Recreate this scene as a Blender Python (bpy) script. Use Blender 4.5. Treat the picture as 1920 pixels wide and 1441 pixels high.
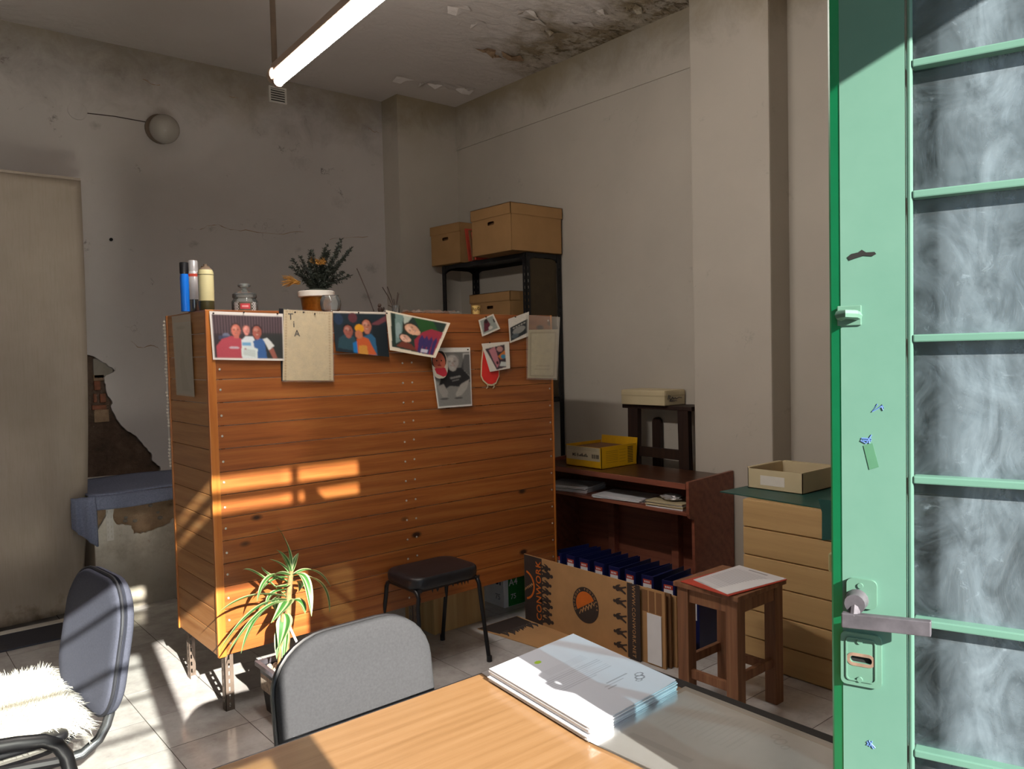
import bpy, bmesh, math, random
import numpy as np
from mathutils import Vector, Matrix

for o in list(bpy.data.objects): bpy.data.objects.remove(o)
SC = bpy.context.scene
COL = SC.collection

# ------------------------------------------------------------------ camera solved from the room's vanishing points
FPX, CX, CY, HC = 1474.0, 960.0, 720.5, 1.585
def _cd(p):
    v = np.array([p[0]-CX, p[1]-CY, FPX]); return v/np.linalg.norm(v)
_X = _cd((2707, 619)); _Y = _cd((-285, 690)); _Y = _Y-_X*(_X@_Y); _Y /= np.linalg.norm(_Y); _Z = np.cross(_X, _Y)
if _Z[1] > 0: _Z = -_Z
MW = np.stack([_X, _Y, _Z], 1)            # world -> camera (right, down, forward)
def ray(u, v): return MW.T@np.array([u-CX, v-CY, FPX])
CAMP = np.array([0, 0, HC])
def onX(u, v, x): d = ray(u, v); return Vector(CAMP+d*(x/d[0]))
def onY(u, v, y): d = ray(u, v); return Vector(CAMP+d*(y/d[1]))
def onZ(u, v, z): d = ray(u, v); return Vector(CAMP+d*((z-HC)/d[2]))
cam = bpy.data.cameras.new('camera'); camo = bpy.data.objects.new('camera', cam); COL.objects.link(camo)
r_, d_, f_ = MW[0], MW[1], MW[2]
camo.matrix_world = Matrix(((r_[0], -d_[0], -f_[0], 0), (r_[1], -d_[1], -f_[1], 0), (r_[2], -d_[2], -f_[2], HC), (0, 0, 0, 1)))
cam.sensor_width = 36; cam.lens = FPX/1920*36; cam.clip_start = 0.02; cam.clip_end = 200
SC.camera = camo

# ------------------------------------------------------------------ light
SUND = Vector((0.165, 1.0, -0.488)).normalized()
sun = bpy.data.lights.new('sun', 'SUN'); suno = bpy.data.objects.new('sun', sun); COL.objects.link(suno)
suno.rotation_euler = SUND.to_track_quat('-Z', 'Y').to_euler(); suno.location = (-1, -6, 6)
sun.energy = 15.5; sun.angle = math.radians(0.5); sun.color = (1.0, 0.93, 0.82)
w = bpy.data.worlds.new('world'); SC.world = w; w.use_nodes = True
bg = w.node_tree.nodes['Background']; bg.inputs[0].default_value = (0.62, 0.80, 1.0, 1); bg.inputs[1].default_value = 1.4
SC.view_settings.view_transform = 'Standard'; SC.view_settings.look = 'None'
SC.view_settings.gamma = 1; SC.view_settings.use_curve_mapping = False
SC.view_settings.exposure = 0.4
SC.cycles.max_bounces = 10; SC.cycles.diffuse_bounces = 6; SC.cycles.glossy_bounces = 4; SC.cycles.transparent_max_bounces = 12
SC.cycles.sample_clamp_indirect = 12.0; SC.cycles.blur_glossy = 0.2
SC.cycles.use_denoising = True

# ------------------------------------------------------------------ materials
def S(h):
    h = h.lstrip('#'); c = [int(h[i:i+2], 16)/255 for i in (0, 2, 4)]
    return tuple(x/12.92 if x <= .04045 else ((x+.055)/1.055)**2.4 for x in c)
def S4(h): return S(h)+(1,)
class NT:
    def __init__(s, name):
        s.m = bpy.data.materials.new(name); s.m.use_nodes = True; s.t = s.m.node_tree; s.t.nodes.clear()
        s.out = s.n('ShaderNodeOutputMaterial'); s.b = s.n('ShaderNodeBsdfPrincipled'); s.l(s.b.outputs[0], s.out.inputs[0])
    def n(s, k, **kw):
        x = s.t.nodes.new(k)
        for a, b in kw.items(): setattr(x, a, b)
        return x
    def l(s, a, b): s.t.links.new(a, b)
    def obj(s, scale=(1, 1, 1), rnd=False):
        tc = s.n('ShaderNodeTexCoord'); mp = s.n('ShaderNodeMapping'); s.l(tc.outputs['Object'], mp.inputs[0]); mp.inputs['Scale'].default_value = scale
        if rnd:
            oi = s.n('ShaderNodeObjectInfo'); mu = s.n('ShaderNodeMath', operation='MULTIPLY'); mu.inputs[1].default_value = 37.0
            s.l(oi.outputs['Random'], mu.inputs[0]); s.l(mu.outputs[0], mp.inputs['Location'])
        return mp.outputs[0]
    def noise(s, vec, scale, detail=4, rough=.55, dist=0):
        x = s.n('ShaderNodeTexNoise'); s.l(vec, x.inputs['Vector']); x.inputs['Scale'].default_value = scale
        x.inputs['Detail'].default_value = detail; x.inputs['Roughness'].default_value = rough; x.inputs['Distortion'].default_value = dist
        return x.outputs['Fac']
    def ramp(s, fac, stops, interp='LINEAR'):
        x = s.n('ShaderNodeValToRGB'); s.l(fac, x.inputs[0]); x.color_ramp.interpolation = interp
        e = x.color_ramp.elements
        while len(e) < len(stops): e.new(.5)
        for i, (p, c) in enumerate(stops):
            e[i].position = p; e[i].color = c if len(c) == 4 else tuple(c)+(1,)
        return x.outputs[0]
    def mix(s, fac, a, b, mode='MIX'):
        x = s.n('ShaderNodeMix', data_type='RGBA', blend_type=mode)
        for v, i in ((fac, 0), (a, 6), (b, 7)):
            if isinstance(v, (int, float)): x.inputs[i].default_value = v
            elif isinstance(v, tuple): x.inputs[i].default_value = v if len(v) == 4 else v+(1,)
            else: s.l(v, x.inputs[i])
        return x.outputs[2]
    def math(s, op, a, b=0.0, clamp=False):
        x = s.n('ShaderNodeMath', operation=op, use_clamp=clamp)
        for v, i in ((a, 0), (b, 1)):
            if isinstance(v, (int, float)): x.inputs[i].default_value = v
            else: s.l(v, x.inputs[i])
        return x.outputs[0]
    def mrange(s, v, a, b, c=0.0, d=1.0):
        x = s.n('ShaderNodeMapRange'); s.l(v, x.inputs[0])
        for i, q in enumerate((a, b, c, d)): x.inputs[i+1].default_value = q
        return x.outputs[0]
    def bump(s, h, strength=.3, dist=.01):
        x = s.n('ShaderNodeBump'); s.l(h, x.inputs['Height']); x.inputs['Strength'].default_value = strength; x.inputs['Distance'].default_value = dist
        s.l(x.outputs[0], s.b.inputs['Normal'])
    def col(s, c):
        if isinstance(c, tuple): s.b.inputs['Base Color'].default_value = c if len(c) == 4 else c+(1,)
        else: s.l(c, s.b.inputs['Base Color'])
    def xyz(s):
        tc = s.n('ShaderNodeTexCoord'); x = s.n('ShaderNodeSeparateXYZ'); s.l(tc.outputs['Object'], x.inputs[0]); return x.outputs
def plain(name, hexc, rough=.6, metal=0, var=.12, scale=14, bump=0, spec=.5, coat=0):
    k = NT(name); c = S(hexc); f = k.noise(k.obj(), scale, 5)
    k.col(k.ramp(f, [(.3, tuple(x*(1-var) for x in c)), (.7, tuple(min(1, x*(1+var)) for x in c))]))
    k.b.inputs['Roughness'].default_value = rough; k.b.inputs['Metallic'].default_value = metal; k.b.inputs['Specular IOR Level'].default_value = spec
    k.b.inputs['Coat Weight'].default_value = coat
    if bump: k.bump(k.noise(k.obj(), scale*8, 3), bump, .004)
    return k.m
def wood(name, dark, mid, light, axis='X', rough=.4, grain=1.0, knots=True, coat=0.0, rnd=True, coatr=.25):
    k = NT(name); st = {'X': (1.0, 24, 24), 'Y': (24, 1.0, 24), 'Z': (24, 24, 1.0)}[axis]
    v = k.obj(tuple(a*grain for a in st), rnd)
    n1 = k.noise(v, 1.0, 7, .65, .9); n2 = k.noise(v, 4.0, 5, .75, .3)
    wv = k.n('ShaderNodeTexWave', wave_type='BANDS', bands_direction='DIAGONAL'); k.l(v, wv.inputs['Vector'])
    wv.inputs['Scale'].default_value = .45; wv.inputs['Distortion'].default_value = 9; wv.inputs['Detail'].default_value = 3; wv.inputs['Detail Scale'].default_value = .6
    f = k.math('ADD', k.math('MULTIPLY', n1, .6), k.math('ADD', k.math('MULTIPLY', n2, .3), k.math('MULTIPLY', wv.outputs['Fac'], .1)))
    c = k.ramp(f, [(.28, S(dark)), (.5, S(mid)), (.72, S(light))])
    oi = k.n('ShaderNodeObjectInfo')
    c = k.mix(k.mrange(oi.outputs['Random'], 0, 1, 0.0, .35), c, S(dark))
    if knots:
        ks = {'X': (2.6, 5, 5), 'Y': (5, 2.6, 5), 'Z': (5, 5, 2.6)}[axis]
        vo = k.n('ShaderNodeTexVoronoi', feature='F1'); k.l(k.obj(ks, rnd), vo.inputs['Vector']); vo.inputs['Scale'].default_value = 1.0
        c = k.mix(k.mrange(vo.outputs['Distance'], .10, .05), c, S('#2a1006'))
    k.col(c); k.b.inputs['Roughness'].default_value = rough; k.b.inputs['Coat Weight'].default_value = coat; k.b.inputs['Coat Roughness'].default_value = coatr
    k.bump(n2, .08, .002)
    return k.m
def vcol(name, rough=.5, spec=.4):
    k = NT(name); a = k.n('ShaderNodeVertexColor'); a.layer_name = 'Col'; k.l(a.outputs[0], k.b.inputs['Base Color'])
    k.b.inputs['Roughness'].default_value = rough; k.b.inputs['Specular IOR Level'].default_value = spec
    return k.m
def glassy(name, tint=(1, 1, 1), dirt=.12, gloss=.1, rough=.05, dirtcol=(.8, .85, .85)):
    k = NT(name); k.t.nodes.remove(k.b)
    tr = k.n('ShaderNodeBsdfTransparent'); tr.inputs[0].default_value = tint+(1,)
    df = k.n('ShaderNodeBsdfDiffuse'); df.inputs[0].default_value = dirtcol+(1,)
    gl = k.n('ShaderNodeBsdfGlossy'); gl.inputs['Roughness'].default_value = rough
    m1 = k.n('ShaderNodeMixShader'); m2 = k.n('ShaderNodeMixShader')
    f = k.noise(k.obj(), 30, 5); k.l(k.mrange(f, .3, .7, dirt*.4, dirt*1.6), m1.inputs[0])
    k.l(tr.outputs[0], m1.inputs[1]); k.l(df.outputs[0], m1.inputs[2])
    fr = k.n('ShaderNodeFresnel'); fr.inputs[0].default_value = 1.45
    k.l(k.math('MULTIPLY', fr.outputs[0], gloss*10, True), m2.inputs[0]); k.l(m1.outputs[0], m2.inputs[1]); k.l(gl.outputs[0], m2.inputs[2]); k.l(m2.outputs[0], k.out.inputs[0])
    return k.m

def wall_mat(name, base, mould, high0=3.0, spotty=.5, spots=()):
    k = NT(name); v = k.obj(); x = k.xyz()
    big = k.noise(v, .9, 5, .6); mid = k.noise(v, 3.2, 8, .7, .4); fine = k.noise(v, 14, 6, .75, .3)
    b = S(base)
    c = k.ramp(big, [(.25, tuple(q*.86 for q in b)), (.75, tuple(min(1, q*1.06) for q in b))])
    # scuffs and small chips of dirt
    sp = k.mrange(k.math('MULTIPLY', fine, k.mrange(mid, .42, .72, .35, 1.25)), .54, .74, 0, spotty)
    c = k.mix(sp, c, S('#4a4038'))
    # damp and mould growing down from the ceiling line
    hi = k.mrange(x[2], high0, 3.9); damp = k.mrange(k.math('ADD', k.math('MULTIPLY', mid, 1.2), hi), 1.05, 1.55, 0, .55)
    c = k.mix(damp, c, S(mould))
    yel = k.mrange(k.math('ADD', big, k.math('MULTIPLY', hi, .45)), .75, 1.0, 0, .5); c = k.mix(yel, c, S('#857247'))
    # short cracks
    wv = k.n('ShaderNodeTexVoronoi', feature='DISTANCE_TO_EDGE'); dst = k.n('ShaderNodeVectorMath', operation='ADD'); k.l(k.obj((.8, .8, 1.6)), dst.inputs[0]); nz_ = k.n('ShaderNodeTexNoise'); k.l(v, nz_.inputs['Vector']); nz_.inputs['Scale'].default_value = 5; nz_.inputs['Detail'].default_value = 5; k.l(nz_.outputs['Color'], dst.inputs[1]); k.l(dst.outputs[0], wv.inputs['Vector']); wv.inputs['Scale'].default_value = 1.1
    cr = k.math('MULTIPLY', k.mrange(wv.outputs['Distance'], .010, .002), k.mrange(mid, .56, .66)); c = k.mix(k.math('MULTIPLY', cr, spotty*.7), c, S('#4c433b'))
    for (sx_, sz_, r_s, st_) in spots:
        pos = k.n('ShaderNodeCombineXYZ'); k.l(x[0], pos.inputs[0]); k.l(k.math('MULTIPLY', x[2], 1.7), pos.inputs[2])
        dn = k.n('ShaderNodeVectorMath', operation='DISTANCE'); k.l(pos.outputs[0], dn.inputs[0]); dn.inputs[1].default_value = (sx_, 0, sz_*1.7)
        mk = k.mrange(k.math('ADD', dn.outputs['Value'], k.math('ADD', k.math('MULTIPLY', fine, r_s*2.6), k.math('MULTIPLY', mid, r_s*2.0))), r_s*2.9, r_s*2.1, 0, st_*.75); c = k.mix(mk, c, S('#463c34'))
    k.col(c); k.b.inputs['Roughness'].default_value = .62; k.b.inputs['Specular IOR Level'].default_value = .35
    k.bump(k.math('ADD', k.math('MULTIPLY', mid, .6), k.math('MULTIPLY', fine, .25)), .35, .012)
    return k.m
M = {}
_sp = [(p.x, p.z, r, q) for p, r, q in ((onY(u, v, 6.24), r, q) for u, v, r, q in ((u_, v_, r__*1.5, q__) for u_, v_, r__, q__ in ((698, 502, .09, .6), (690, 556, .07, .5), (365, 458, .05, .6), (395, 430, .06, .6), (560, 468, .05, .4), (215, 130, .12, .45), (285, 125, .10, .4), (430, 150, .10, .4), (360, 515, .03, .6), (535, 545, .04, .4), (600, 195, .12, .35), (560, 300, .12, .3), (640, 380, .12, .3), (180, 235, .05, .4), (690, 240, .10, .4))))]
M['wall_back'] = wall_mat('plaster_back', '#c6c0bc', '#62594f', 3.0, .9, _sp)
M['wall_right'] = wall_mat('plaster_right', '#bab3a8', '#6a5f4a', 3.2, .25)
M['wall_plain'] = wall_mat('plaster_plain', '#9d968c', '#6a5f4a', 3.4, .2)
def ceil_mat():
    k = NT('ceiling_paint'); v = k.obj(); x = k.xyz()
    mid = k.noise(v, 2.6, 8, .7, .6); fine = k.noise(k.obj((1, 2.4, 1)), 7, 6, .7, .8)
    c = k.ramp(k.noise(v, .7, 4), [(.3, S('#cdc6c1')), (.7, S('#dad4cf'))])
    zone = k.mrange(x[0], 2.6, 4.3)
    zone = k.math('MULTIPLY', zone, k.mrange(x[1], 5.9, 4.6)) 
    e = k.math('MAXIMUM', zone, k.mrange(x[1], 5.6, 6.3, 0, .55))
    st = k.mrange(k.math('MULTIPLY', mid, e), .30, .50, 0, .85); c = k.mix(st, c, S('#7b6a44'))
    hole = k.mrange(k.math('MULTIPLY', fine, e), .50, .56, 0, .9); c = k.mix(hole, c, S('#55482f'))
    white = k.mrange(k.math('MULTIPLY', k.noise(v, 5, 6, .7), e), .46, .52, 0, .5); c = k.mix(white, c, S('#cfc8ba'))
    k.col(c); k.b.inputs['Roughness'].default_value = .7
    k.bump(k.math('MULTIPLY', fine, e), .9, .04)
    return k.m
M['ceiling'] = ceil_mat()
def block_mat():
    k = NT('limewash_block'); v = k.obj(); mid = k.noise(v, 4, 7, .7); fine = k.noise(v, 18, 5, .7)
    c = k.ramp(mid, [(.3, S('#a59c8c')), (.55, S('#d3cdc0')), (.75, S('#ddd8cd'))])
    x = k.xyz(); c = k.mix(k.mrange(k.math('ADD', mid, k.mrange(x[2], .5, 0)), .8, 1.3, 0, .55), c, S('#7b7263'))
    c = k.mix(k.mrange(fine, .62, .72, 0, .5), c, S('#9a6b3d'))
    k.col(c); k.b.inputs['Roughness'].default_value = .8; k.bump(fine, .3, .01); return k.m
M['block'] = block_mat()
def mud_mat(name, a, b, c_):
    k = NT(name); v = k.obj(); f = k.noise(v, 9, 8, .75); g = k.noise(v, 40, 4, .8)
    c = k.ramp(f, [(.3, S(a)), (.5, S(b)), (.72, S(c_))]); c = k.mix(k.mrange(g, .68, .74, 0, .8), c, S('#cfc6b5'))
    k.col(c); k.b.inputs['Roughness'].default_value = .95; k.bump(k.math('ADD', f, k.math('MULTIPLY', g, .4)), .9, .03); return k.m
M['mud'] = mud_mat('bare_render', '#46372b', '#5c493b', '#735e4e')
M['mud2'] = mud_mat('bare_render_light', '#836a52', '#a3876a', '#b39a7d')
M['brick'] = plain('brick_clay', '#7a4a34', .9, var=.25, scale=30, bump=.4)
M['greyplaster'] = plain('grey_plaster', '#8a8378', .9, var=.15, scale=9, bump=.3)
def tile_mat():
    k = NT('floor_tile'); v = k.obj((1, 1, 1), True); f = k.noise(v, 6, 6, .65); g = k.noise(v, 30, 4, .7)
    c = k.ramp(f, [(.3, S('#a4a09e')), (.55, S('#bdbbba')), (.75, S('#c9c7c7'))])
    c = k.mix(k.mrange(g, .55, .75, 0, .25), c, S('#7f7873'))
    k.col(c); k.b.inputs['Roughness'].default_value = .14; k.b.inputs['Specular IOR Level'].default_value = .75; k.bump(g, .02, .001); return k.m
M['tile'] = tile_mat(); M['grout'] = plain('grout', '#4c4641', .9)
M['pine'] = wood('varnished_pine', '#6a3514', '#985626', '#b0723a', 'X', .38, 1.0, True, .25)
M['pine_side'] = wood('varnished_pine_side_lit', '#8a5630', '#b07c4b', '#c29565', 'Y', .42, 1.0, False, .2)  # lighter than the front pine: grazing sun and bounce put into the colour
M['pine_trim'] = wood('pine_trim', '#8f4a17', '#b8702d', '#cb8a42', 'Z', .38, 1.0, False, .25)
M['desk'] = wood('desk_veneer', '#82603c', '#926f4a', '#9b7955', 'X', .35, 1.6, False, 1.0, False, .11)
M['desk2'] = wood('reddish_laminate', '#643526', '#8a5140', '#9f644a', 'Y', .4, .8, False)
M['desk2_top'] = wood('worn_laminate_top', '#2b1a12', '#46291a', '#5a3824', 'Y', .32, .8, False)
M['oldwood'] = wood('old_stool_wood', '#5e3d29', '#8a5d41', '#a87a57', 'Z', .6, 1.2, False)
M['darkwood'] = wood('dark_old_wood', '#140b07', '#2a1710', '#3a2318', 'Z', .55, 1.2, False)
M['chest'] = wood('pale_drawer_wood', '#a98a5c', '#bd9d6c', '#c9aa7a', 'Y', .5, .6, False)
M['ply'] = wood('plywood', '#a5814f', '#c2a06c', '#d2b482', 'Z', .6, .6, False)
M['card'] = plain('cardboard', '#ab8358', .85, var=.08, scale=8)
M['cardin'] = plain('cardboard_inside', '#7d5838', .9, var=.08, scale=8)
M['box_brown'] = plain('archive_card', '#a07a4e', .8, var=.07, scale=6)
M['creamcard'] = plain('cream_card', '#c3b593', .7, var=.06, scale=7)
M['print_dark'] = plain('printed_charcoal', '#352b28', .7, var=.1)
M['print_orange'] = plain('printed_orange', '#c8661c', .7, var=.08)
M['yellow'] = plain('yellow_card', '#d6a412', .5, var=.08)
M['white'] = plain('white_paint', '#d8d4cc', .5, var=.04)
M['paper'] = plain('white_paper', '#dfe0e4', .7, var=.03)
M['black'] = plain('black_plastic', '#15151a', .45, var=.15)
M['vinyl'] = plain('black_vinyl', '#1a1b20', .33, var=.25, scale=30, bump=.25)
M['blackmetal'] = plain('black_enamel', '#141417', .4, .2, var=.2)
M['steel'] = plain('dark_slotted_steel', '#6f6258', .5, .4, var=.2)
M['chrome'] = plain('tube_steel', '#8a8d92', .25, .9, var=.1)
M['greymetal'] = plain('grey_metal', '#5f5c63', .5, .5, var=.25, scale=40)
M['fabric'] = plain('grey_chair_fabric', '#3f4043', .95, var=.1, scale=160, bump=.5, spec=.1)
M['fabric2'] = plain('slate_chair_fabric', '#565867', .95, var=.1, scale=160, bump=.5, spec=.1)
M['piping'] = plain('dark_piping', '#2a2b33', .6)
M['fleece'] = plain('cream_fleece', '#f3efe6', .95, var=.1, scale=60, spec=.1)
M['blanket'] = plain('blue_grey_blanket', '#868da6', .97, var=.18, scale=120, bump=.8, spec=.05)
def curtain_mat():
    k = NT('beige_sheet'); v = k.obj(); f = k.noise(v, 1.6, 5); g = k.noise(k.obj((60, 60, 4)), 2, 4)
    c = k.ramp(f, [(.3, S('#8e8274')), (.7, S('#a3978a'))]); c = k.mix(k.mrange(g, .45, .7, 0, .18), c, S('#7d745f'))
    x = k.xyz(); c = k.mix(k.mrange(k.math('ADD', k.noise(v, 12, 5), k.mrange(x[2], .22, 0, 0, .5)), .75, 1.0, 0, .7), c, S('#5c4a33'))
    k.col(c); k.b.inputs['Roughness'].default_value = .55; k.b.inputs['Specular IOR Level'].default_value = .35; return k.m
M['curtain'] = curtain_mat()
M['navy'] = plain('dark_navy_board', '#2d2f3b', .5, var=.2)
M['purple'] = plain('purple_foam', '#4b2a63', .75, var=.1)
M['blue'] = plain('navy_binder', '#141c4e', .35, var=.12)
M['red'] = plain('red_print', '#b5402f', .6); M['redpaint'] = plain('bright_red', '#cf2b25', .6)
M['teal'] = plain('dark_teal_folder', '#0f4a45', .4, var=.12)
M['limegreen'] = plain('highlighter', '#a9cf2a', .7); M['greenprint'] = plain('ream_green', '#1f7a2e', .5)
M['darkblue'] = plain('ink_blue', '#1c2550', .6); M['ink'] = plain('ink_grey', '#3b3b44', .8); M['inkpale'] = plain('ink_pale', '#8d919d', .8)
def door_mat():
    k = NT('green_gloss_paint_sun_paled'); v = k.obj(); f = k.noise(v, 3, 6, .65); g = k.noise(v, 60, 4, .7); h = k.noise(v, 11, 7, .75, .4)
    c = k.ramp(f, [(.3, S('#51776a')), (.7, S('#5c8073'))])  # paled to paint in sun glare; same paint as the edge strip
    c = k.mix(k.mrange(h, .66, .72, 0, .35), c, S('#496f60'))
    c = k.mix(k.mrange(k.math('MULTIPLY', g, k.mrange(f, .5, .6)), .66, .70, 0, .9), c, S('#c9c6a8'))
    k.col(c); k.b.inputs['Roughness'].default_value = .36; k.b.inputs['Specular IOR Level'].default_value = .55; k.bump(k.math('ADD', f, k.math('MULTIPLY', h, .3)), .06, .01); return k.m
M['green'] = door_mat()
M['greenedge'] = plain('green_paint_less_sunlit', '#0f8f5c', .35, var=.06)  # same paint as the door face, deeper to paint in its weaker sunlight
M['greenplate'] = plain('painted_plate', '#55796a', .4, var=.1); M['rust'] = plain('rusty_metal', '#6f5a4c', .8, var=.3, scale=60)
M['blackhole'] = plain('dark_cavity', '#080808', .9); M['green2'] = plain('sticker_residue', '#3d6b52', .6); M['biro'] = plain('blue_ink_scrawl', '#4a68a0', .6)
def dirtyglass():
    k = NT('dirty_textured_glass_painted_reflection'); k.t.nodes.remove(k.b); v = k.obj(); x = k.xyz()
    n1 = k.noise(v, 9, 7, .65, 1.2); n2 = k.noise(v, 45, 5, .7, .8); n3 = k.noise(k.obj((1, 1, .45)), 16, 5, .6, 1.6)
    band = k.math('MULTIPLY', k.mrange(x[0], .38, .46), k.mrange(x[0], .52, .44));  # pale upright streak stands for a reflection, painted as denser dirt
    side = k.mrange(x[0], .515, .51)  # one side slightly paler: a refracted edge painted into the dirt
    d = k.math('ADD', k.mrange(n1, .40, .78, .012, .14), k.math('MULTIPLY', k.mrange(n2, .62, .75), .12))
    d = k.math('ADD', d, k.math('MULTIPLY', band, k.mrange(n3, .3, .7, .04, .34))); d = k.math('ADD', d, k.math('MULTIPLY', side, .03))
    tr = k.n('ShaderNodeBsdfTransparent'); tr.inputs[0].default_value = (.26, .36, .40, 1)
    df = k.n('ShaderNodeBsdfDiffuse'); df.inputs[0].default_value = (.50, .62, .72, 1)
    gl = k.n('ShaderNodeBsdfGlossy'); gl.inputs['Roughness'].default_value = .22
    bp = k.n('ShaderNodeBump'); bp.inputs['Strength'].default_value = .5; bp.inputs['Distance'].default_value = .01; k.l(n1, bp.inputs['Height']); k.l(bp.outputs[0], gl.inputs['Normal'])
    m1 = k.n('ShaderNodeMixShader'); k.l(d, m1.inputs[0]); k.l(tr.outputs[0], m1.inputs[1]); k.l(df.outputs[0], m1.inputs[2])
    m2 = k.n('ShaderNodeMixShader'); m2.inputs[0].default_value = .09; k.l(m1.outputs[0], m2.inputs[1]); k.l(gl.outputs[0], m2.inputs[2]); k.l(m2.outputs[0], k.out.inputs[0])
    return k.m
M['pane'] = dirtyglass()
M['clear'] = glassy('window_glass', (.93, .96, .95), .04, .05)
M['jar'] = glassy('jar_glass', (.9, .93, .92), .10, .12)
M['sleeve'] = glassy('clear_plastic_sleeve', (.97, .97, .95), .10, .08, .2, (.75, .72, .66))
def emis(name, col, st):
    k = NT(name); e = k.n('ShaderNodeEmission'); e.inputs[0].default_value = col+(1,); e.inputs[1].default_value = st; k.l(e.outputs[0], k.out.inputs[0]); return k.m
M['tube'] = emis('fluorescent_tube', (1.0, .92, .84), 165)
M['battenwhite'] = plain('cream_enamel', '#8f7d70', .45, var=.03)
M['rod'] = plain('tan_rod', '#6e5c4c', .5)
M['opal'] = plain('opal_globe', '#a9a49c', .12, var=.02)
M['gold'] = plain('gold_foil', '#8a5a1e', .3, .6, var=.3, scale=40)
M['leafdark'] = plain('dark_needles', '#161d12', .7, var=.4, scale=50)
M['straw'] = plain('dry_straw', '#9a6d2a', .8, var=.2); M['bark'] = plain('plant_stem', '#8a7048', .8, var=.3, scale=60, bump=.5)
M['twig'] = plain('dark_twig', '#2d1d15', .8)
M['soil'] = plain('pebbles_soil', '#b3a698', .95, var=.4, scale=60, bump=.8)
M['bluebottle'] = plain('blue_bottle', '#1266c8', .25, var=.1, scale=4); M['alu'] = plain('white_aerosol', '#b9b6b8', .3, .3)
M['cream'] = plain('cream_aerosol', '#c6bd90', .4, var=.05); M['olive'] = plain('olive_band', '#3e3c22', .4)
M['pearl'] = plain('white_beads', '#d8d0c4', .3)
M['screwhead'] = plain('zinc_screw', '#c4beb4', .3, .6)
M['pinhead'] = plain('pin_dark', '#2a211c', .4)
M['vcol'] = vcol('printed_colours'); M['leafv'] = vcol('variegated_leaf', .42, .5)
M['pave'] = plain('concrete_pavement', '#7d776e', .9, var=.1, scale=3)
M['outer'] = plain('outer_plaster', '#c9c1b3', .9)

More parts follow.
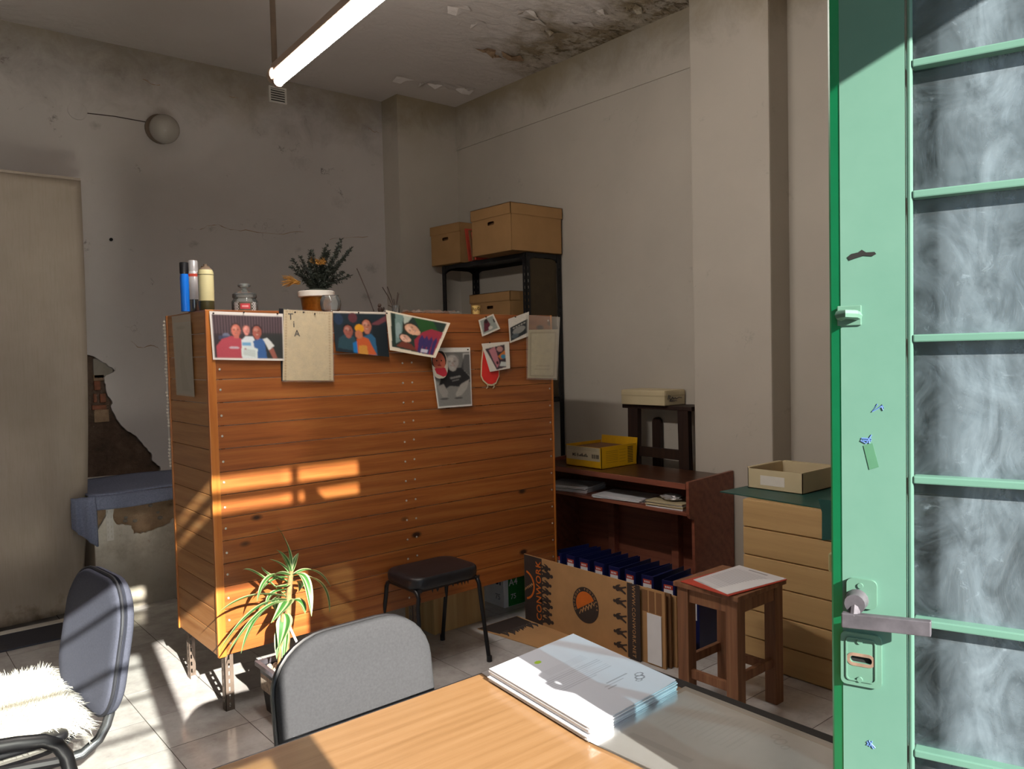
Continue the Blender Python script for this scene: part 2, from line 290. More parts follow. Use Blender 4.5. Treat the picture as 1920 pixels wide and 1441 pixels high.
# ------------------------------------------------------------------ mesh helpers
class MB:
    def __init__(s): s.v = []; s.f = []; s.c = None
    def add(s, vs, fs):
        b = len(s.v); s.v += [tuple(p) for p in vs]; s.f += [tuple(b+i for i in f) for f in fs]; return s
    def box(s, a, b):
        x0, x1 = sorted((a[0], b[0])); y0, y1 = sorted((a[1], b[1])); z0, z1 = sorted((a[2], b[2]))
        return s.add([(x0, y0, z0), (x1, y0, z0), (x1, y1, z0), (x0, y1, z0), (x0, y0, z1), (x1, y0, z1), (x1, y1, z1), (x0, y1, z1)],
                     [(0, 3, 2, 1), (4, 5, 6, 7), (0, 1, 5, 4), (1, 2, 6, 5), (2, 3, 7, 6), (3, 0, 4, 7)])
    def bbox(s, a, b, bev=.004):          # box with chamfered edges
        bm = bmesh.new(); bmesh.ops.create_cube(bm, size=1)
        c = [(a[i]+b[i])/2 for i in range(3)]; d = [abs(a[i]-b[i]) for i in range(3)]
        for q in bm.verts: q.co = Vector((c[0]+q.co.x*d[0], c[1]+q.co.y*d[1], c[2]+q.co.z*d[2]))
        bev = min(bev, min(d)*.45)
        bmesh.ops.bevel(bm, geom=list(bm.edges), offset=bev, segments=2, affect='EDGES', profile=.6)
        return s.bm(bm)
    def bm(s, bm, mat=None):
        bm.verts.index_update(); vs = [(mat@q.co if mat else q.co.copy()) for q in bm.verts]; fs = [[q.index for q in f.verts] for f in bm.faces]; bm.free(); return s.add(vs, fs)
    def hexa(s, p):                         # 4 bottom + 4 top corners, counter-clockwise from above
        return s.add(p, [(0, 3, 2, 1), (4, 5, 6, 7), (0, 1, 5, 4), (1, 2, 6, 5), (2, 3, 7, 6), (3, 0, 4, 7)])
    def prism(s, poly, vec):
        n = len(poly); v = [Vector(p) for p in poly]; v += [p+Vector(vec) for p in v]
        return s.add(v, [tuple(range(n))[::-1], tuple(range(n, 2*n))]+[(i, (i+1) % n, n+(i+1) % n, n+i) for i in range(n)])
    def tube(s, pts, r, n=8, cap=True):
        pts = [Vector(p) for p in pts]; rs = r if isinstance(r, (list, tuple)) else [r]*len(pts); rings = []
        up = None
        for i, p in enumerate(pts):
            t = (pts[min(i+1, len(pts)-1)]-pts[max(i-1, 0)]).normalized()
            if up is None:
                up = Vector((0, 0, 1)) if abs(t.z) < .9 else Vector((1, 0, 0))
            a = (up-t*up.dot(t)).normalized(); up = a; b = t.cross(a)
            rings.append([p+(a*math.cos(2*math.pi*k/n)+b*math.sin(2*math.pi*k/n))*rs[i] for k in range(n)])
        vs = [q for R in rings for q in R]; fs = []
        for i in range(len(pts)-1):
            for k in range(n): fs.append((i*n+k, i*n+(k+1) % n, (i+1)*n+(k+1) % n, (i+1)*n+k))
        if cap: fs += [tuple(range(n))[::-1], tuple(range((len(pts)-1)*n, len(pts)*n))]
        return s.add(vs, fs)
    def lathe(s, prof, c=(0, 0, 0), n=24, sx=1, sy=1):
        vs = []; fs = []
        for r, z in prof:
            for k in range(n):
                a = 2*math.pi*k/n; vs.append((c[0]+r*math.cos(a)*sx, c[1]+r*math.sin(a)*sy, c[2]+z))
        for i in range(len(prof)-1):
            for k in range(n): fs.append((i*n+k, i*n+(k+1) % n, (i+1)*n+(k+1) % n, (i+1)*n+k))
        fs += [tuple(range(n))[::-1], tuple(range((len(prof)-1)*n, len(prof)*n))]
        return s.add(vs, fs)
    def cushion(s, outline, origin, ux, uy, un, front, back, prof=((1, .35), (.985, .7), (.95, .92), (.8, 1.0), (.45, 1.04))):
        o = Vector(origin); ux, uy, un = Vector(ux), Vector(uy), Vector(un); n = len(outline)
        cx_ = sum(p[0] for p in outline)/n; cy_ = sum(p[1] for p in outline)/n; vs = []; rings = 0; seq = []
        for k, h in reversed(prof): seq.append((k, -h*back))
        for k, h in prof: seq.append((k, h*front))
        for k, h in seq:
            for p in outline: vs.append(o+ux*(cx_+(p[0]-cx_)*k)+uy*(cy_+(p[1]-cy_)*k)+un*h)
        fs = []
        for i in range(len(seq)-1):
            for k in range(n): fs.append((i*n+k, i*n+(k+1) % n, (i+1)*n+(k+1) % n, (i+1)*n+k))
        fs += [tuple(range(n))[::-1], tuple(range((len(seq)-1)*n, len(seq)*n))]
        return s.add(vs, fs)
    def build(s, name, mat, parent=None, smooth=False, local=False, bevel=0):
        me = bpy.data.meshes.new(name); me.from_pydata(s.v, [], s.f); me.update()
        bm = bmesh.new(); bm.from_mesh(me); bmesh.ops.recalc_face_normals(bm, faces=bm.faces); bm.to_mesh(me); bm.free()
        return link(name, me, mat, parent, smooth, local, bevel)
def link(name, me, mat, parent=None, smooth=False, local=False, bevel=0):
    if mat is not None and not me.materials: me.materials.append(M[mat] if isinstance(mat, str) else mat)
    if smooth:
        me.polygons.foreach_set('use_smooth', [True]*len(me.polygons)); me.set_sharp_from_angle(angle=math.radians(38))
    o = bpy.data.objects.new(name, me); COL.objects.link(o)
    if parent is not None:
        o.parent = parent
        if not local: o.matrix_parent_inverse = Matrix.LocRotScale(parent.location, parent.rotation_euler, None).inverted()
    if bevel:
        m = o.modifiers.new('bevel', 'BEVEL'); m.width = bevel; m.segments = 2; m.limit_method = 'ANGLE'
    return o
def tag(o, label, cat, group=None, kind=None):
    o['label'] = label
    if cat: o['category'] = cat
    if group: o['group'] = group
    if kind: o['kind'] = kind
    return o
def thing(name, label, cat, loc=(0, 0, 0), group=None, rotz=0):
    o = bpy.data.objects.new(name, None); COL.objects.link(o); o.location = loc; o.rotation_euler = (0, 0, rotz); o.empty_display_size = .05
    return tag(o, label, cat, group)
def struct(o): o['kind'] = 'structure'; return o
def curve_mesh(loops, thick):
    """filled outline with holes -> flat mesh in local XY, extruded by thick in Z"""
    cu = bpy.data.curves.new('tmp', 'CURVE'); cu.dimensions = '2D'; cu.fill_mode = 'BOTH'; cu.extrude = thick/2
    for lp in loops:
        sp = cu.splines.new('POLY'); sp.points.add(len(lp)-1)
        for i, p in enumerate(lp): sp.points[i].co = (p[0], p[1], 0, 1)
        sp.use_cyclic_u = True
    ob = bpy.data.objects.new('tmp', cu); COL.objects.link(ob); dg = bpy.context.evaluated_depsgraph_get(); dg.update()
    me = bpy.data.meshes.new_from_object(ob.evaluated_get(dg)); bpy.data.objects.remove(ob); return me
def place_mesh(me, o, ux, uy):
    ux = Vector(ux).normalized(); uy = Vector(uy).normalized(); un = ux.cross(uy)
    me.transform(Matrix(((ux.x, uy.x, un.x, o[0]), (ux.y, uy.y, un.y, o[1]), (ux.z, uy.z, un.z, o[2]), (0, 0, 0, 1)))); me.materials.clear(); return me
def text(body, size, o, ux, uy, mat, parent, name='lettering', thick=.0006, squash=1.0, space=1.0):
    cu = bpy.data.curves.new('txt', 'FONT'); cu.body = body; cu.size = size; cu.extrude = thick/2; cu.align_x = 'CENTER'; cu.align_y = 'CENTER'; cu.space_character = space; cu.offset = size*.012
    cu.resolution_u = 3
    ob = bpy.data.objects.new('tmp', cu); COL.objects.link(ob); dg = bpy.context.evaluated_depsgraph_get(); dg.update()
    me = bpy.data.meshes.new_from_object(ob.evaluated_get(dg)); bpy.data.objects.remove(ob)
    me.transform(Matrix.Diagonal((squash, 1, 1, 1))); place_mesh(me, o, ux, uy); me.name = name
    return link(name, me, mat, parent)
def roundrect(w, h, r, n=5, cx=0, cy=0):
    pts = []
    for (sx, sy, a0) in ((1, 1, 0), (-1, 1, 90), (-1, -1, 180), (1, -1, 270)):
        for k in range(n+1):
            a = math.radians(a0+90*k/n); pts.append((cx+sx*(w/2-r)+r*math.cos(a), cy+sy*(h/2-r)+r*math.sin(a)))
    return pts
def arc(c, r, a0, a1, n, ax=(1, 0, 0), ay=(0, 0, 1)):
    c = Vector(c); ax = Vector(ax); ay = Vector(ay)
    return [c+ax*(r*math.cos(math.radians(a0+(a1-a0)*k/n)))+ay*(r*math.sin(math.radians(a0+(a1-a0)*k/n))) for k in range(n+1)]

# painted prints: a fine grid whose vertices carry the printed colour
class Paint:
    def __init__(s, w, h, bg): s.w, s.h = w, h; s.a = np.zeros((h, w, 3)); s.a[:] = [c**2.2 if False else c for c in s.c(bg)]; s.yy, s.xx = np.mgrid[0:h, 0:w]; s.xx = (s.xx+.5)/w; s.yy = (s.yy+.5)/h
    def c(s, h): return np.array(S(h))
    def put(s, m, col, al=1.0): s.a[m] = s.a[m]*(1-al)+s.c(col)*al; return s
    def ell(s, x, y, rx, ry, col, rot=0, al=1.0):
        c, n = math.cos(rot), math.sin(rot); asp = s.h/s.w; dx = s.xx-x; dy = (s.yy-y)*asp; u = dx*c+dy*n; v = -dx*n+dy*c
        return s.put((u/rx)**2+(v/(ry*asp))**2 < 1, col, al)
    def rect(s, x0, y0, x1, y1, col, al=1.0): return s.put((s.xx > x0) & (s.xx < x1) & (s.yy > y0) & (s.yy < y1), col, al)
    def poly(s, pts, col, al=1.0):
        m = np.zeros(s.xx.shape, bool); n = len(pts)
        for i in range(n):
            (x0, y0), (x1, y1) = pts[i], pts[(i+1) % n]
            t = ((y0 > s.yy) != (y1 > s.yy)); m ^= t & (s.xx < (x1-x0)*(s.yy-y0)/((y1-y0) if y1 != y0 else 1e-9)+x0)
        return s.put(m, col, al)
    def noise(s, amt, seed=0):
        s.a *= 1+amt*(np.random.RandomState(seed).rand(s.h, s.w, 1)-.5)*2; return s
    def face(s, x, y, r, skin='#b07a5e', hair='#1e1612', rot=0):
        asp = s.w/s.h; c, n = math.cos(rot), math.sin(rot)
        def at(dx, dy): return x+(dx*c-dy*n)*r, y+(dx*n+dy*c)*r*asp
        s.ell(*at(0, .95), r*.5, r*.5*asp, skin, rot, .9)                       # neck
        s.ell(*at(0, -.30), r*.98, r*1.02*asp, hair, rot); s.ell(*at(0, .06), r*.84, r*1.12*asp, skin, rot)
        s.ell(*at(.45, .15), r*.4, r*.9*asp, '#5a3a2c', rot, .22); s.ell(*at(-.2, -.35), r*.4, r*.35*asp, '#f0d8c8', rot, .18)
        for d in (-.33, .33):
            s.ell(*at(d, -.06), r*.17, r*.07*asp, '#4a3024', rot, .75); s.ell(*at(d, -.22), r*.2, r*.04*asp, hair, rot, .7)
        s.ell(*at(.03, .25), r*.13, r*.22*asp, '#8a5844', rot, .35); s.ell(*at(0, .56), r*.30, r*.07*asp, '#7a3e38', rot, .8); s.ell(*at(0, .54), r*.22, r*.03*asp, '#e8dcd0', rot, .6)
        return s
def w_seed(n): return sum(map(ord, n))
def sheet(name, quad, paint, parent=None, curl=None, mat='vcol', nrm=(0, -1, 0), soft=0):
    """a printed sheet spanning quad (TL,TR,BR,BL) in the world"""
    tl, tr, br, bl = [Vector(p) for p in quad]; h, wd = paint.h, paint.w; vs = []; fs = []; nrm = Vector(nrm)
    for j in range(h):
        for i in range(wd):
            x = i/(wd-1); y = j/(h-1); p = (tl*(1-x)+tr*x)*(1-y)+(bl*(1-x)+br*x)*y
            if curl: p = p+nrm*curl(x, y)
            vs.append(p)
    for j in range(h-1):
        for i in range(wd-1): a = j*wd+i; fs.append((a, a+1, a+wd+1, a+wd))
    if paint.w > 20 and soft:
        a_ = paint.a
        for _ in range(soft): p_ = np.pad(a_, ((1, 1), (1, 1), (0, 0)), 'edge'); a_ = (p_[:-2, 1:-1]+p_[2:, 1:-1]+p_[1:-1, :-2]+p_[1:-1, 2:]+2*p_[1:-1, 1:-1])/6
        paint.a = a_*(1+.10*(np.random.RandomState(w_seed(name)).rand(h, wd, 1)-.5))
    me = bpy.data.meshes.new(name); me.from_pydata(vs, [], fs); ca = me.color_attributes.new('Col', 'FLOAT_COLOR', 'POINT')
    arr = np.ones((h*wd, 4), np.float32); arr[:, :3] = paint.a.reshape(-1, 3); ca.data.foreach_set('color', arr.ravel())
    return link(name, me, mat, parent, True)
def slotted(mb, x0, x1, z0, z1, y, t=.0025, pitch=.03, slot=(.009, .018), axis='X', base=None):
    """flat slotted strip; x0..x1 wide along axis at depth y"""
    def bx(a0, a1, b0, b1):
        if axis == 'X': mb.box((a0, y, b0), (a1, y+t, b1))
        else: mb.box((y, a0, b0), (y+t, a1, b1))
    c = (x0+x1)/2; bx(x0, c-slot[0]/2, z0, z1); bx(c+slot[0]/2, x1, z0, z1); z = z0
    while z < z1:
        e = min(z1, z+pitch-slot[1]); bx(c-slot[0]/2, c+slot[0]/2, z, e); z += pitch
    return mb

# ================================================================== THE ROOM
XW, YB, ZC, XL = 4.444, 6.24, 3.88, -1.7
YI, YO = 0.02, -0.28            # inner / outer face of the front wall
fl = struct(MB().box((XL, YO, -.12), (XW, YB, -.0008)).build('floor', 'grout')); fl['label'] = 'grey ceramic tiled floor with dark joints'
TS = .3355; tme = MB().box((0, 0, -.012), (TS-.0035, TS-.0035, 0)).build('tile', 'tile', fl, local=True); tmesh = tme.data; first = True
rest = MB()
for i in range(-8, 11):
    for j in range(-11, 9):
        x0 = .935+i*TS; y0 = 3.338+j*TS
        if x0+TS < XL or x0 > XW or y0+TS < YO or y0 > YB: continue
        if -.1 < x0 < XW-.2 and 1.2 < y0 < 5.3 and x0 > .12*y0-.3:
            if first: o = tme; first = False
            else: o = tme.copy(); COL.objects.link(o)
            o.location = (x0+.0025, y0+.0025, random.Random(i*91+j).uniform(-.0006, .0006))
        else: rest.box((max(XL, x0+.0025), max(YO, y0+.0025), -.012), (min(XW, x0+TS-.0025), min(YB, y0+TS-.0025), 0))
rt = rest.build('tile_field', 'tile', fl); rt['kind'] = 'stuff'
struct(MB().box((XL-.1, YO, ZC), (XW+.2, YB+.2, ZC+.15)).build('ceiling', 'ceiling'))
CEIL = bpy.data.objects['ceiling']
# loose curls of paint and holes on the damp ceiling corner
rr = random.Random(4)
for (u, v, s) in ((915, 95, .10), (930, 103, .06), (960, 105, .12), (895, 45, .07), (1000, 40, .10), (1040, 60, .08), (1090, 45, .09), (985, 20, .1), (1120, 20, .08), (830, 160, .12), (870, 165, .1), (755, 145, .1), (800, 155, .08), (1190, 12, .08), (860, 15, .09)):
    p = onZ(u, v, ZC-.004); n = 9; vs = [(p.x, p.y, ZC-.003)]
    for k in range(n):
        a = 2*math.pi*k/n; q = s*rr.uniform(.4, 1)*(1.0); vs.append((p.x+q*math.cos(a)*1.3, p.y+q*math.sin(a)*.8, ZC-.004-rr.choice((0, 0, .012, .03))))
    MB().add(vs, [(0, i+1, (i+1) % n+1) for i in range(n)]).build('paint_flake', 'mud2' if (u, v) in ((915, 95), (930, 103), (960, 105)) else 'ceiling', CEIL)

def poly_wall(name, mat, loops, y, thick, parent=None):
    me = curve_mesh(loops, thick); place_mesh(me, (0, y+thick/2, 0), (1, 0, 0), (0, 0, 1)); return link(name, me, mat, parent)
jit = random.Random(7)
def rough_loop(pts, amp=.006, k=4):
    out = []
    for i, p in enumerate(pts):
        q = pts[(i+1) % len(pts)]
        for t in range(k):
            f = t/k; out.append((p[0]+(q[0]-p[0])*f+jit.uniform(-amp, amp), p[1]+(q[1]-p[1])*f+jit.uniform(-amp, amp)))
    return out
def pxl(lst, y): return [(p.x, p.z) for p in (onY(u, v, y) for u, v in lst)]
hole1 = rough_loop(pxl([(150, 660), (178, 668), (200, 682), (215, 694), (204, 701), (195, 708), (198, 720), (200, 738), (210, 752), (209, 762), (218, 785), (232, 803), (246, 812), (258, 818), (272, 836), (284, 850), (286, 864), (301, 874), (301, 886), (150, 896)], YB), .005, 3)
wb = struct(poly_wall('wall_back', 'wall_back', [[(XL, 0), (3.80, 0), (3.80, ZC), (XL, ZC)], hole1], YB, .03))
struct(MB().box((XL-.1, YB+.03, -.1), (XW+.2, YB+.2, ZC)).build('wall_back_core', 'mud')).parent = wb
# old brick courses and mortar showing in the bare patch
for (u0, v0, u1, v1, mt) in ((176, 714, 189, 731, 'brick'), (175, 738, 182, 754, 'brick'), (187, 738, 199, 754, 'brick'), (172, 760, 200, 767, 'brick'), (174, 672, 212, 708, 'greyplaster'), (175, 702, 196, 713, 'mud2'), (176, 768, 205, 790, 'mud2')):
    a = onY(u0, v0, YB+.02); b = onY(u1, v1, YB+.02)
    MB().bbox((a.x, YB+.016, a.z), (b.x, YB+.05, b.z), .004).build('brick' if mt == 'brick' else 'mortar', mt, wb)
for ln in (((375, 430), (392, 421), (410, 420), (432, 429), (470, 433), (520, 438), (570, 435)), ((618, 448), (650, 447), (690, 443)), ((268, 150), (285, 157), (300, 159)), ((246, 640), (262, 652), (290, 648), (300, 656)), ((430, 182), (447, 184)), ((690, 238), (700, 246), (712, 249))):
    mb = MB(); P_ = [onY(u, v, YB-.0012) for u, v in ln]; pp = []
    for a_, b_ in zip(P_, P_[1:]):
        for k in range(4): pp.append(a_.lerp(b_, k/4)+Vector((0, 0, jit.uniform(-.008, .008))))
    pp.append(P_[-1]); mb.tube(pp, [jit.uniform(.0004, .003) for _ in pp], 4).build('wall_crack', 'mud2', wb)
struct(MB().box((3.795, 5.981, 0), (XW, YB+.03, ZC)).build('wall_column', 'wall_right'))
wr = struct(MB().box((XW, YO, 0), (XW+.2, YB+.1, ZC)).build('wall_right', 'wall_right'))
MB().box((XW-.012, 3.14, 3.48), (XW+.01, 5.985, ZC)).build('upper_band', 'wall_right', wr)
struct(MB().bbox((4.235, 2.60, 0), (XW+.05, 3.17, ZC), .012).build('wall_pilaster', 'wall_right'))
struct(MB().box((XL-.2, YO, 0), (XL, YB+.1, ZC)).build('wall_left', 'wall_plain'))
# front wall with the doorway the daylight comes through
DX0, DX1, DZ, TZ0, TZ1 = -.42, 1.365, 2.40, 2.60, 2.90
struct(poly_wall('wall_front', 'wall_plain', [[(XL, 0), (DX0, 0), (DX0, DZ), (DX1, DZ), (DX1, 0), (XW, 0), (XW, ZC), (XL, ZC)], [(.02, TZ0), (DX1, TZ0), (DX1, TZ1), (.02, TZ1)]], YO, YI-YO))
tw = struct(thing('window_1', 'narrow transom window above the doorway', None, (.7, -.13, TZ0)))
for x in (.02, .49, .975, 1.33): MB().box((x, -.15, TZ0), (x+.035, -.11, TZ1)).build('mullion', 'green', tw)
for z in (TZ0, 2.725, TZ1-.03): MB().box((.02, -.15, z), (DX1, -.11, z+.035)).build('glazing_bar', 'green', tw)
for x in (.055, .525, 1.01): MB().box((x, -.132, TZ0+.03), (x+.40, -.128, TZ1-.03)).build('pane', 'clear', tw)
struct(MB().box((-14, -16, -.3), (16, YO, -.03)).build('pavement', 'pave'))

# masonry ledge with the bare patch below the blanket
YL = 5.438; zl = .735
hole2 = rough_loop(pxl([(170, 900), (206, 900), (205, 940), (200, 962), (192, 980), (186, 990), (176, 999)], YL), .004, 3)
hole3 = rough_loop(pxl([(219, 900), (352, 900), (352, 962), (325, 972), (318, 981), (300, 990), (280, 996), (263, 1000), (252, 999), (246, 986), (236, 984), (219, 982), (212, 968)], YL), .005, 3)
xl0 = onZ(180, 1165, 0).x if False else 1.135
hole2 = [(max(xl0+.012, a), min(zl-.012, b)) for a, b in hole2]; hole3 = [(a, min(zl-.012, b)) for a, b in hole3]
lg = tag(poly_wall('masonry_ledge', 'block', [[(xl0, 0), (3.79, 0), (3.79, zl), (xl0, zl)], hole2, hole3], YL, .03), 'whitewashed masonry ledge with broken plaster below the folded blanket', 'ledge')
lg['kind'] = 'structure'
MB().box((xl0, YL+.022, .0), (3.79, YB, zl-.001)).build('core', 'mud2', lg)
MB().box((xl0-.004, YL+.0, .0), (xl0, YB, zl-.002)).build('end_face', 'curtain', lg)
rk = random.Random(3)
for (u, v) in ((296, 960), (282, 947), (236, 970), (235, 976), (253, 976), (313, 937), (238, 985), (300, 970), (210, 946)):
    p = onY(u, v, YL+.018); s = rk.uniform(.008, .017)
    bm = bmesh.new(); bmesh.ops.create_icosphere(bm, subdivisions=1, radius=s); MB().bm(bm, Matrix.Translation(p)@Matrix.Diagonal((1.2, .8, .9, 1))).build('pebble', 'greyplaster', lg)
mb = MB(); a = onY(201, 937, YL-.006); b = onY(214, 1012, YL-.006)
slotted(mb, a.x+.004, b.x, b.z, zl, YL-.005, .003, .032, (.006, .016)); slotted(mb, a.x-.010, a.x+.006, b.z, zl, YL-.0055, .003, .032, (.004, .016))
tag(mb.build('slotted_rail', 'white'), 'white slotted metal shelf rail fixed to the ledge front', 'rail')
# blanket
bl = thing('blanket', 'blue-grey wool blanket folded over the masonry ledge', 'blanket', (2.2, 5.8, zl))
def drape(name, f, nu, nv, th):
    vs = [f(i/nu, j/nv) for j in range(nv+1) for i in range(nu+1)]; fs = [(j*(nu+1)+i, j*(nu+1)+i+1, (j+1)*(nu+1)+i+1, (j+1)*(nu+1)+i) for j in range(nv) for i in range(nu)]
    o = MB().add(vs, fs).build(name, 'blanket', bl, True); m = o.modifiers.new('thick', 'SOLIDIFY'); m.thickness = th; m.offset = 1; return o
def topf(x, y):
    X = 1.105+x*2.55; Y = YL-.035+y*.815
    z = zl+.016+.004*math.sin(X*9)+.003*math.sin(Y*21); return (X, Y, z)
drape('top_layer', topf, 60, 16, .012)
def frontf(x, y):
    X = 1.105+x*2.55; z = zl+.018-y*(.085+.008*math.sin(X*6)); return (X, YL-.035-.010*math.sin(min(1, y*2)*math.pi/2)+.006*math.sin(X*13)*y, z)
drape('front_hem', frontf, 60, 6, .012)
def sidef(x, y):   # corner that hangs down at the left end in soft pleats
    X = 1.135-x*.125; Y = YL-.052+x*.045+.010*math.sin(x*14)*min(1, y*3); dep = .315-.13*x
    return (X, Y, zl+.018-.004*x-y*dep)
drape('hanging_end', sidef, 26, 14, .014)

# beige hanging sheet
vs = []; nu, nv = 60, 50
ct = tag(thing('hanging_sheet', 'tall plain beige sheet hanging on the back wall left of the ledge', 'sheet', (.3, 5.5, 0)), 'tall plain beige sheet hanging on the back wall left of the ledge', 'sheet')
for j in range(nv+1):
    for i in range(nu+1):
        x = i/nu; y = j/nv; z = .03+(2.722-.03)*y; X = -1.2+(2.36-.055*(1-y)**3*2)*x; g = (1-y)
        vs.append((X, 5.50+.012*math.sin(X*5+1)*g+.022*g*math.exp(-((X-.95)/.05)**2)-.018*g*math.exp(-((X-1.03)/.03)**2)+.006*math.sin(X*17)*g, z))
MB().add(vs, [(j*(nu+1)+i, j*(nu+1)+i+1, (j+1)*(nu+1)+i+1, (j+1)*(nu+1)+i) for j in range(nv) for i in range(nu)]).build('fabric', 'curtain', ct, True).modifiers.new('thick', 'SOLIDIFY').thickness = .004
MB().box((-1.2, 5.492, 2.716), (1.158, 5.512, 2.732)).build('top_batten', 'curtain', ct)
tr = struct(MB().bbox((-1.2, 5.40, 0), (1.12, 5.47, .012), .003).build('trim_1', 'white')); tr['label'] = 'pale strip along the foot of the sheet'
tr2 = struct(MB().bbox((-1.2, 5.10, 0), (.93, 5.40, .010), .003).build('trim_2', 'navy')); tr2['label'] = 'dark navy strip lying along the foot of the sheet'

# ------------------------------------------------------------------ fixtures
# fluorescent batten on two rods
q = np.array([516-CX, 148-CY, FPX])*3.4/FPX; E0 = Vector(CAMP+MW.T@q)
ld = Vector((-ray(-108, 682)[0], -ray(-108, 682)[1], 0)).normalized(); LL = 1.24
lp = thing('fluorescent_batten', 'lit fluorescent tube batten hanging from the ceiling on thin rods', 'lamp', (E0.x, E0.y, E0.z))
sd = Vector((ld.y, -ld.x, 0)); up = Vector((0, 0, 1))
def obox(mb, o, a, b, c, la, lb, lc):
    o = Vector(o); P_ = [o-b*lb/2-c*lc/2, o+a*la-b*lb/2-c*lc/2, o+a*la+b*lb/2-c*lc/2, o-b*(-lb/2)-c*lc/2]; P_[3] = o+b*lb/2-c*lc/2
    return mb.hexa(P_+[p+c*lc for p in P_])
obox(MB(), E0+up*.042, ld, sd, up, LL, .036, .040).build('batten_body', 'battenwhite', lp, bevel=.006)
MB().tube([E0+ld*.035-up*.022, E0+ld*(LL-.035)-up*.022], .019, 16).build('tube', 'tube', lp, True)
for s in (0, 1):
    p = E0+ld*(LL*s); dd = ld if s == 0 else -ld
    MB().tube([p-dd*.012+up*.012, p+dd*.028+up*.012], [.036, .036], 14).build('end_cap', 'battenwhite', lp, True, bevel=.004)
    MB().tube([p+dd*.02-up*.022, p+dd*.042-up*.022], .022, 14).build('lamp_holder', 'battenwhite', lp, True)
    MB().tube([p+dd*.0+up*.05, Vector((p.x+dd.x*.0, p.y, ZC))], .0125, 10).build('hanging_rod', 'rod', lp, True)
# wall globe
g0 = onY(308, 239, 6.13)
gl = thing('wall_globe_lamp', 'unlit round opal globe lamp on the back wall', 'lamp', (g0.x, YB, g0.z))
bm = bmesh.new(); bmesh.ops.create_uvsphere(bm, u_segments=28, v_segments=18, radius=.105); MB().bm(bm, Matrix.Translation((g0.x, 6.125, g0.z-.012))).build('globe', 'opal', gl, True)
MB().tube([(g0.x, YB+.001, g0.z+.01), (g0.x, YB-.03, g0.z+.01), (g0.x, YB-.034, g0.z+.01)], [.108, .108, .09], 26).build('base_ring', 'rod', gl, True)
pl = onY(145, 208, YB)
jb = thing('junction_cover', 'round painted-over cover plate on the wall beside the globe lamp', 'cover plate', (pl.x, YB, pl.z))
MB().tube([(pl.x, YB+.001, pl.z), (pl.x, YB-.009, pl.z), (pl.x, YB-.012, pl.z)], [.062, .062, .05], 24).build('disc', 'wall_back', jb, True)
tag(MB().tube([onY(163, 212, YB-.004), onY(215, 218, YB-.003), onY(281, 230, YB-.004)], .0032, 6).build('lamp_wire', 'twig'), 'thin dark wire running along the wall to the globe lamp', 'wire')
a = onY(503, 160, YB); b = onY(537, 197, YB)
vt = thing('vent_grille', 'small square white air vent high on the back wall', 'vent', ((a.x+b.x)/2, YB, b.z))
me = curve_mesh([[(a.x, b.z), (b.x, b.z), (b.x, a.z), (a.x, a.z)], [(a.x+.014, b.z+.014), (b.x-.014, b.z+.014), (b.x-.014, a.z-.014), (a.x+.014, a.z-.014)]], .012)
place_mesh(me, (0, YB-.006, 0), (1, 0, 0), (0, 0, 1)); link('frame', me, 'white', vt)
MB().box((a.x+.012, YB-.003, b.z+.012), (b.x-.012, YB-.001, a.z-.012)).build('dark_back', 'blackhole', vt)
for k in range(5):
    z = b.z+.02+k*(a.z-b.z-.036)/5+.003
    MB().hexa([Vector(p) for p in ((a.x+.012, YB-.012, z), (b.x-.012, YB-.012, z), (b.x-.012, YB-.002, z+.012), (a.x+.012, YB-.002, z+.012), (a.x+.012, YB-.012, z+.004), (b.x-.012, YB-.012, z+.004), (b.x-.012, YB-.002, z+.016), (a.x+.012, YB-.002, z+.016))]).build('slat', 'white', vt)
p = onY(208, 449, YB); tag(MB().tube([(p.x, YB+.001, p.z), (p.x, YB-.010, p.z), (p.x, YB-.014, p.z)], [.012, .012, .006], 12).build('wall_plug', 'blackhole'), 'dark plug hole in the wall above the ledge', 'wall plug')

# ================================================================== WOOD-CLAD CABINET
XA, XB, YF, YR, ZB0, ZT = 1.205, 3.275, 3.495, 4.045, .261, 1.804
cb = thing('wood_clad_shelving', 'long varnished pine-clad cabinet on slotted steel legs covered with photographs', 'cabinet', ((XA+XB)/2, (YF+YR)/2, 0))
NB = 15; bh = (ZT-ZB0)/NB
bme = None
for k in range(NB):
    z = ZB0+k*bh; o = MB().bbox((XA+.034, YF, z+.0012), (XB-.012, YF+.012, z+bh-.0012), .0025).build('front_board', 'pine', cb)
    o = MB().bbox((XA, YF+.012, z+.0012), (XA+.012, YR-.012, z+bh-.0012), .0025).build('side_board', 'pine_side', cb)
MB().bbox((XA-.004, YF-.006, ZB0-.004), (XA+.034, YF+.012, ZT), .003).build('corner_post', 'pine_trim', cb)
MB().bbox((XA-.006, YR-.014, ZB0-.004), (XA+.012, YR, ZT), .003).build('edge_trim', 'pine_trim', cb)
MB().bbox((XB-.012, YF-.004, ZB0), (XB, YF+.02, ZT), .002).build('edge_trim', 'pine_trim', cb)
MB().bbox((XB-.012, YF+.012, ZB0), (XB-.001, YR, ZT), .002).build('right_side_panel', 'pine_side', cb)
MB().bbox((XA+.004, YF+.004, ZT-.016), (XB-.004, YR-.004, ZT), .002).build('top_board', 'pine', cb)
MB().box((XA+.014, YF+.014, ZB0+.01), (XB-.014, YR-.01, ZB0+.028)).build('bottom_shelf', 'steel', cb)
MB().box((XA+.014, YF+.014, 1.0), (XB-.014, YR-.01, 1.018)).build('inner_shelf', 'steel', cb)
sm = MB().lathe([(.0055, 0), (.005, .002), (.003, .003)], n=10); ref = None
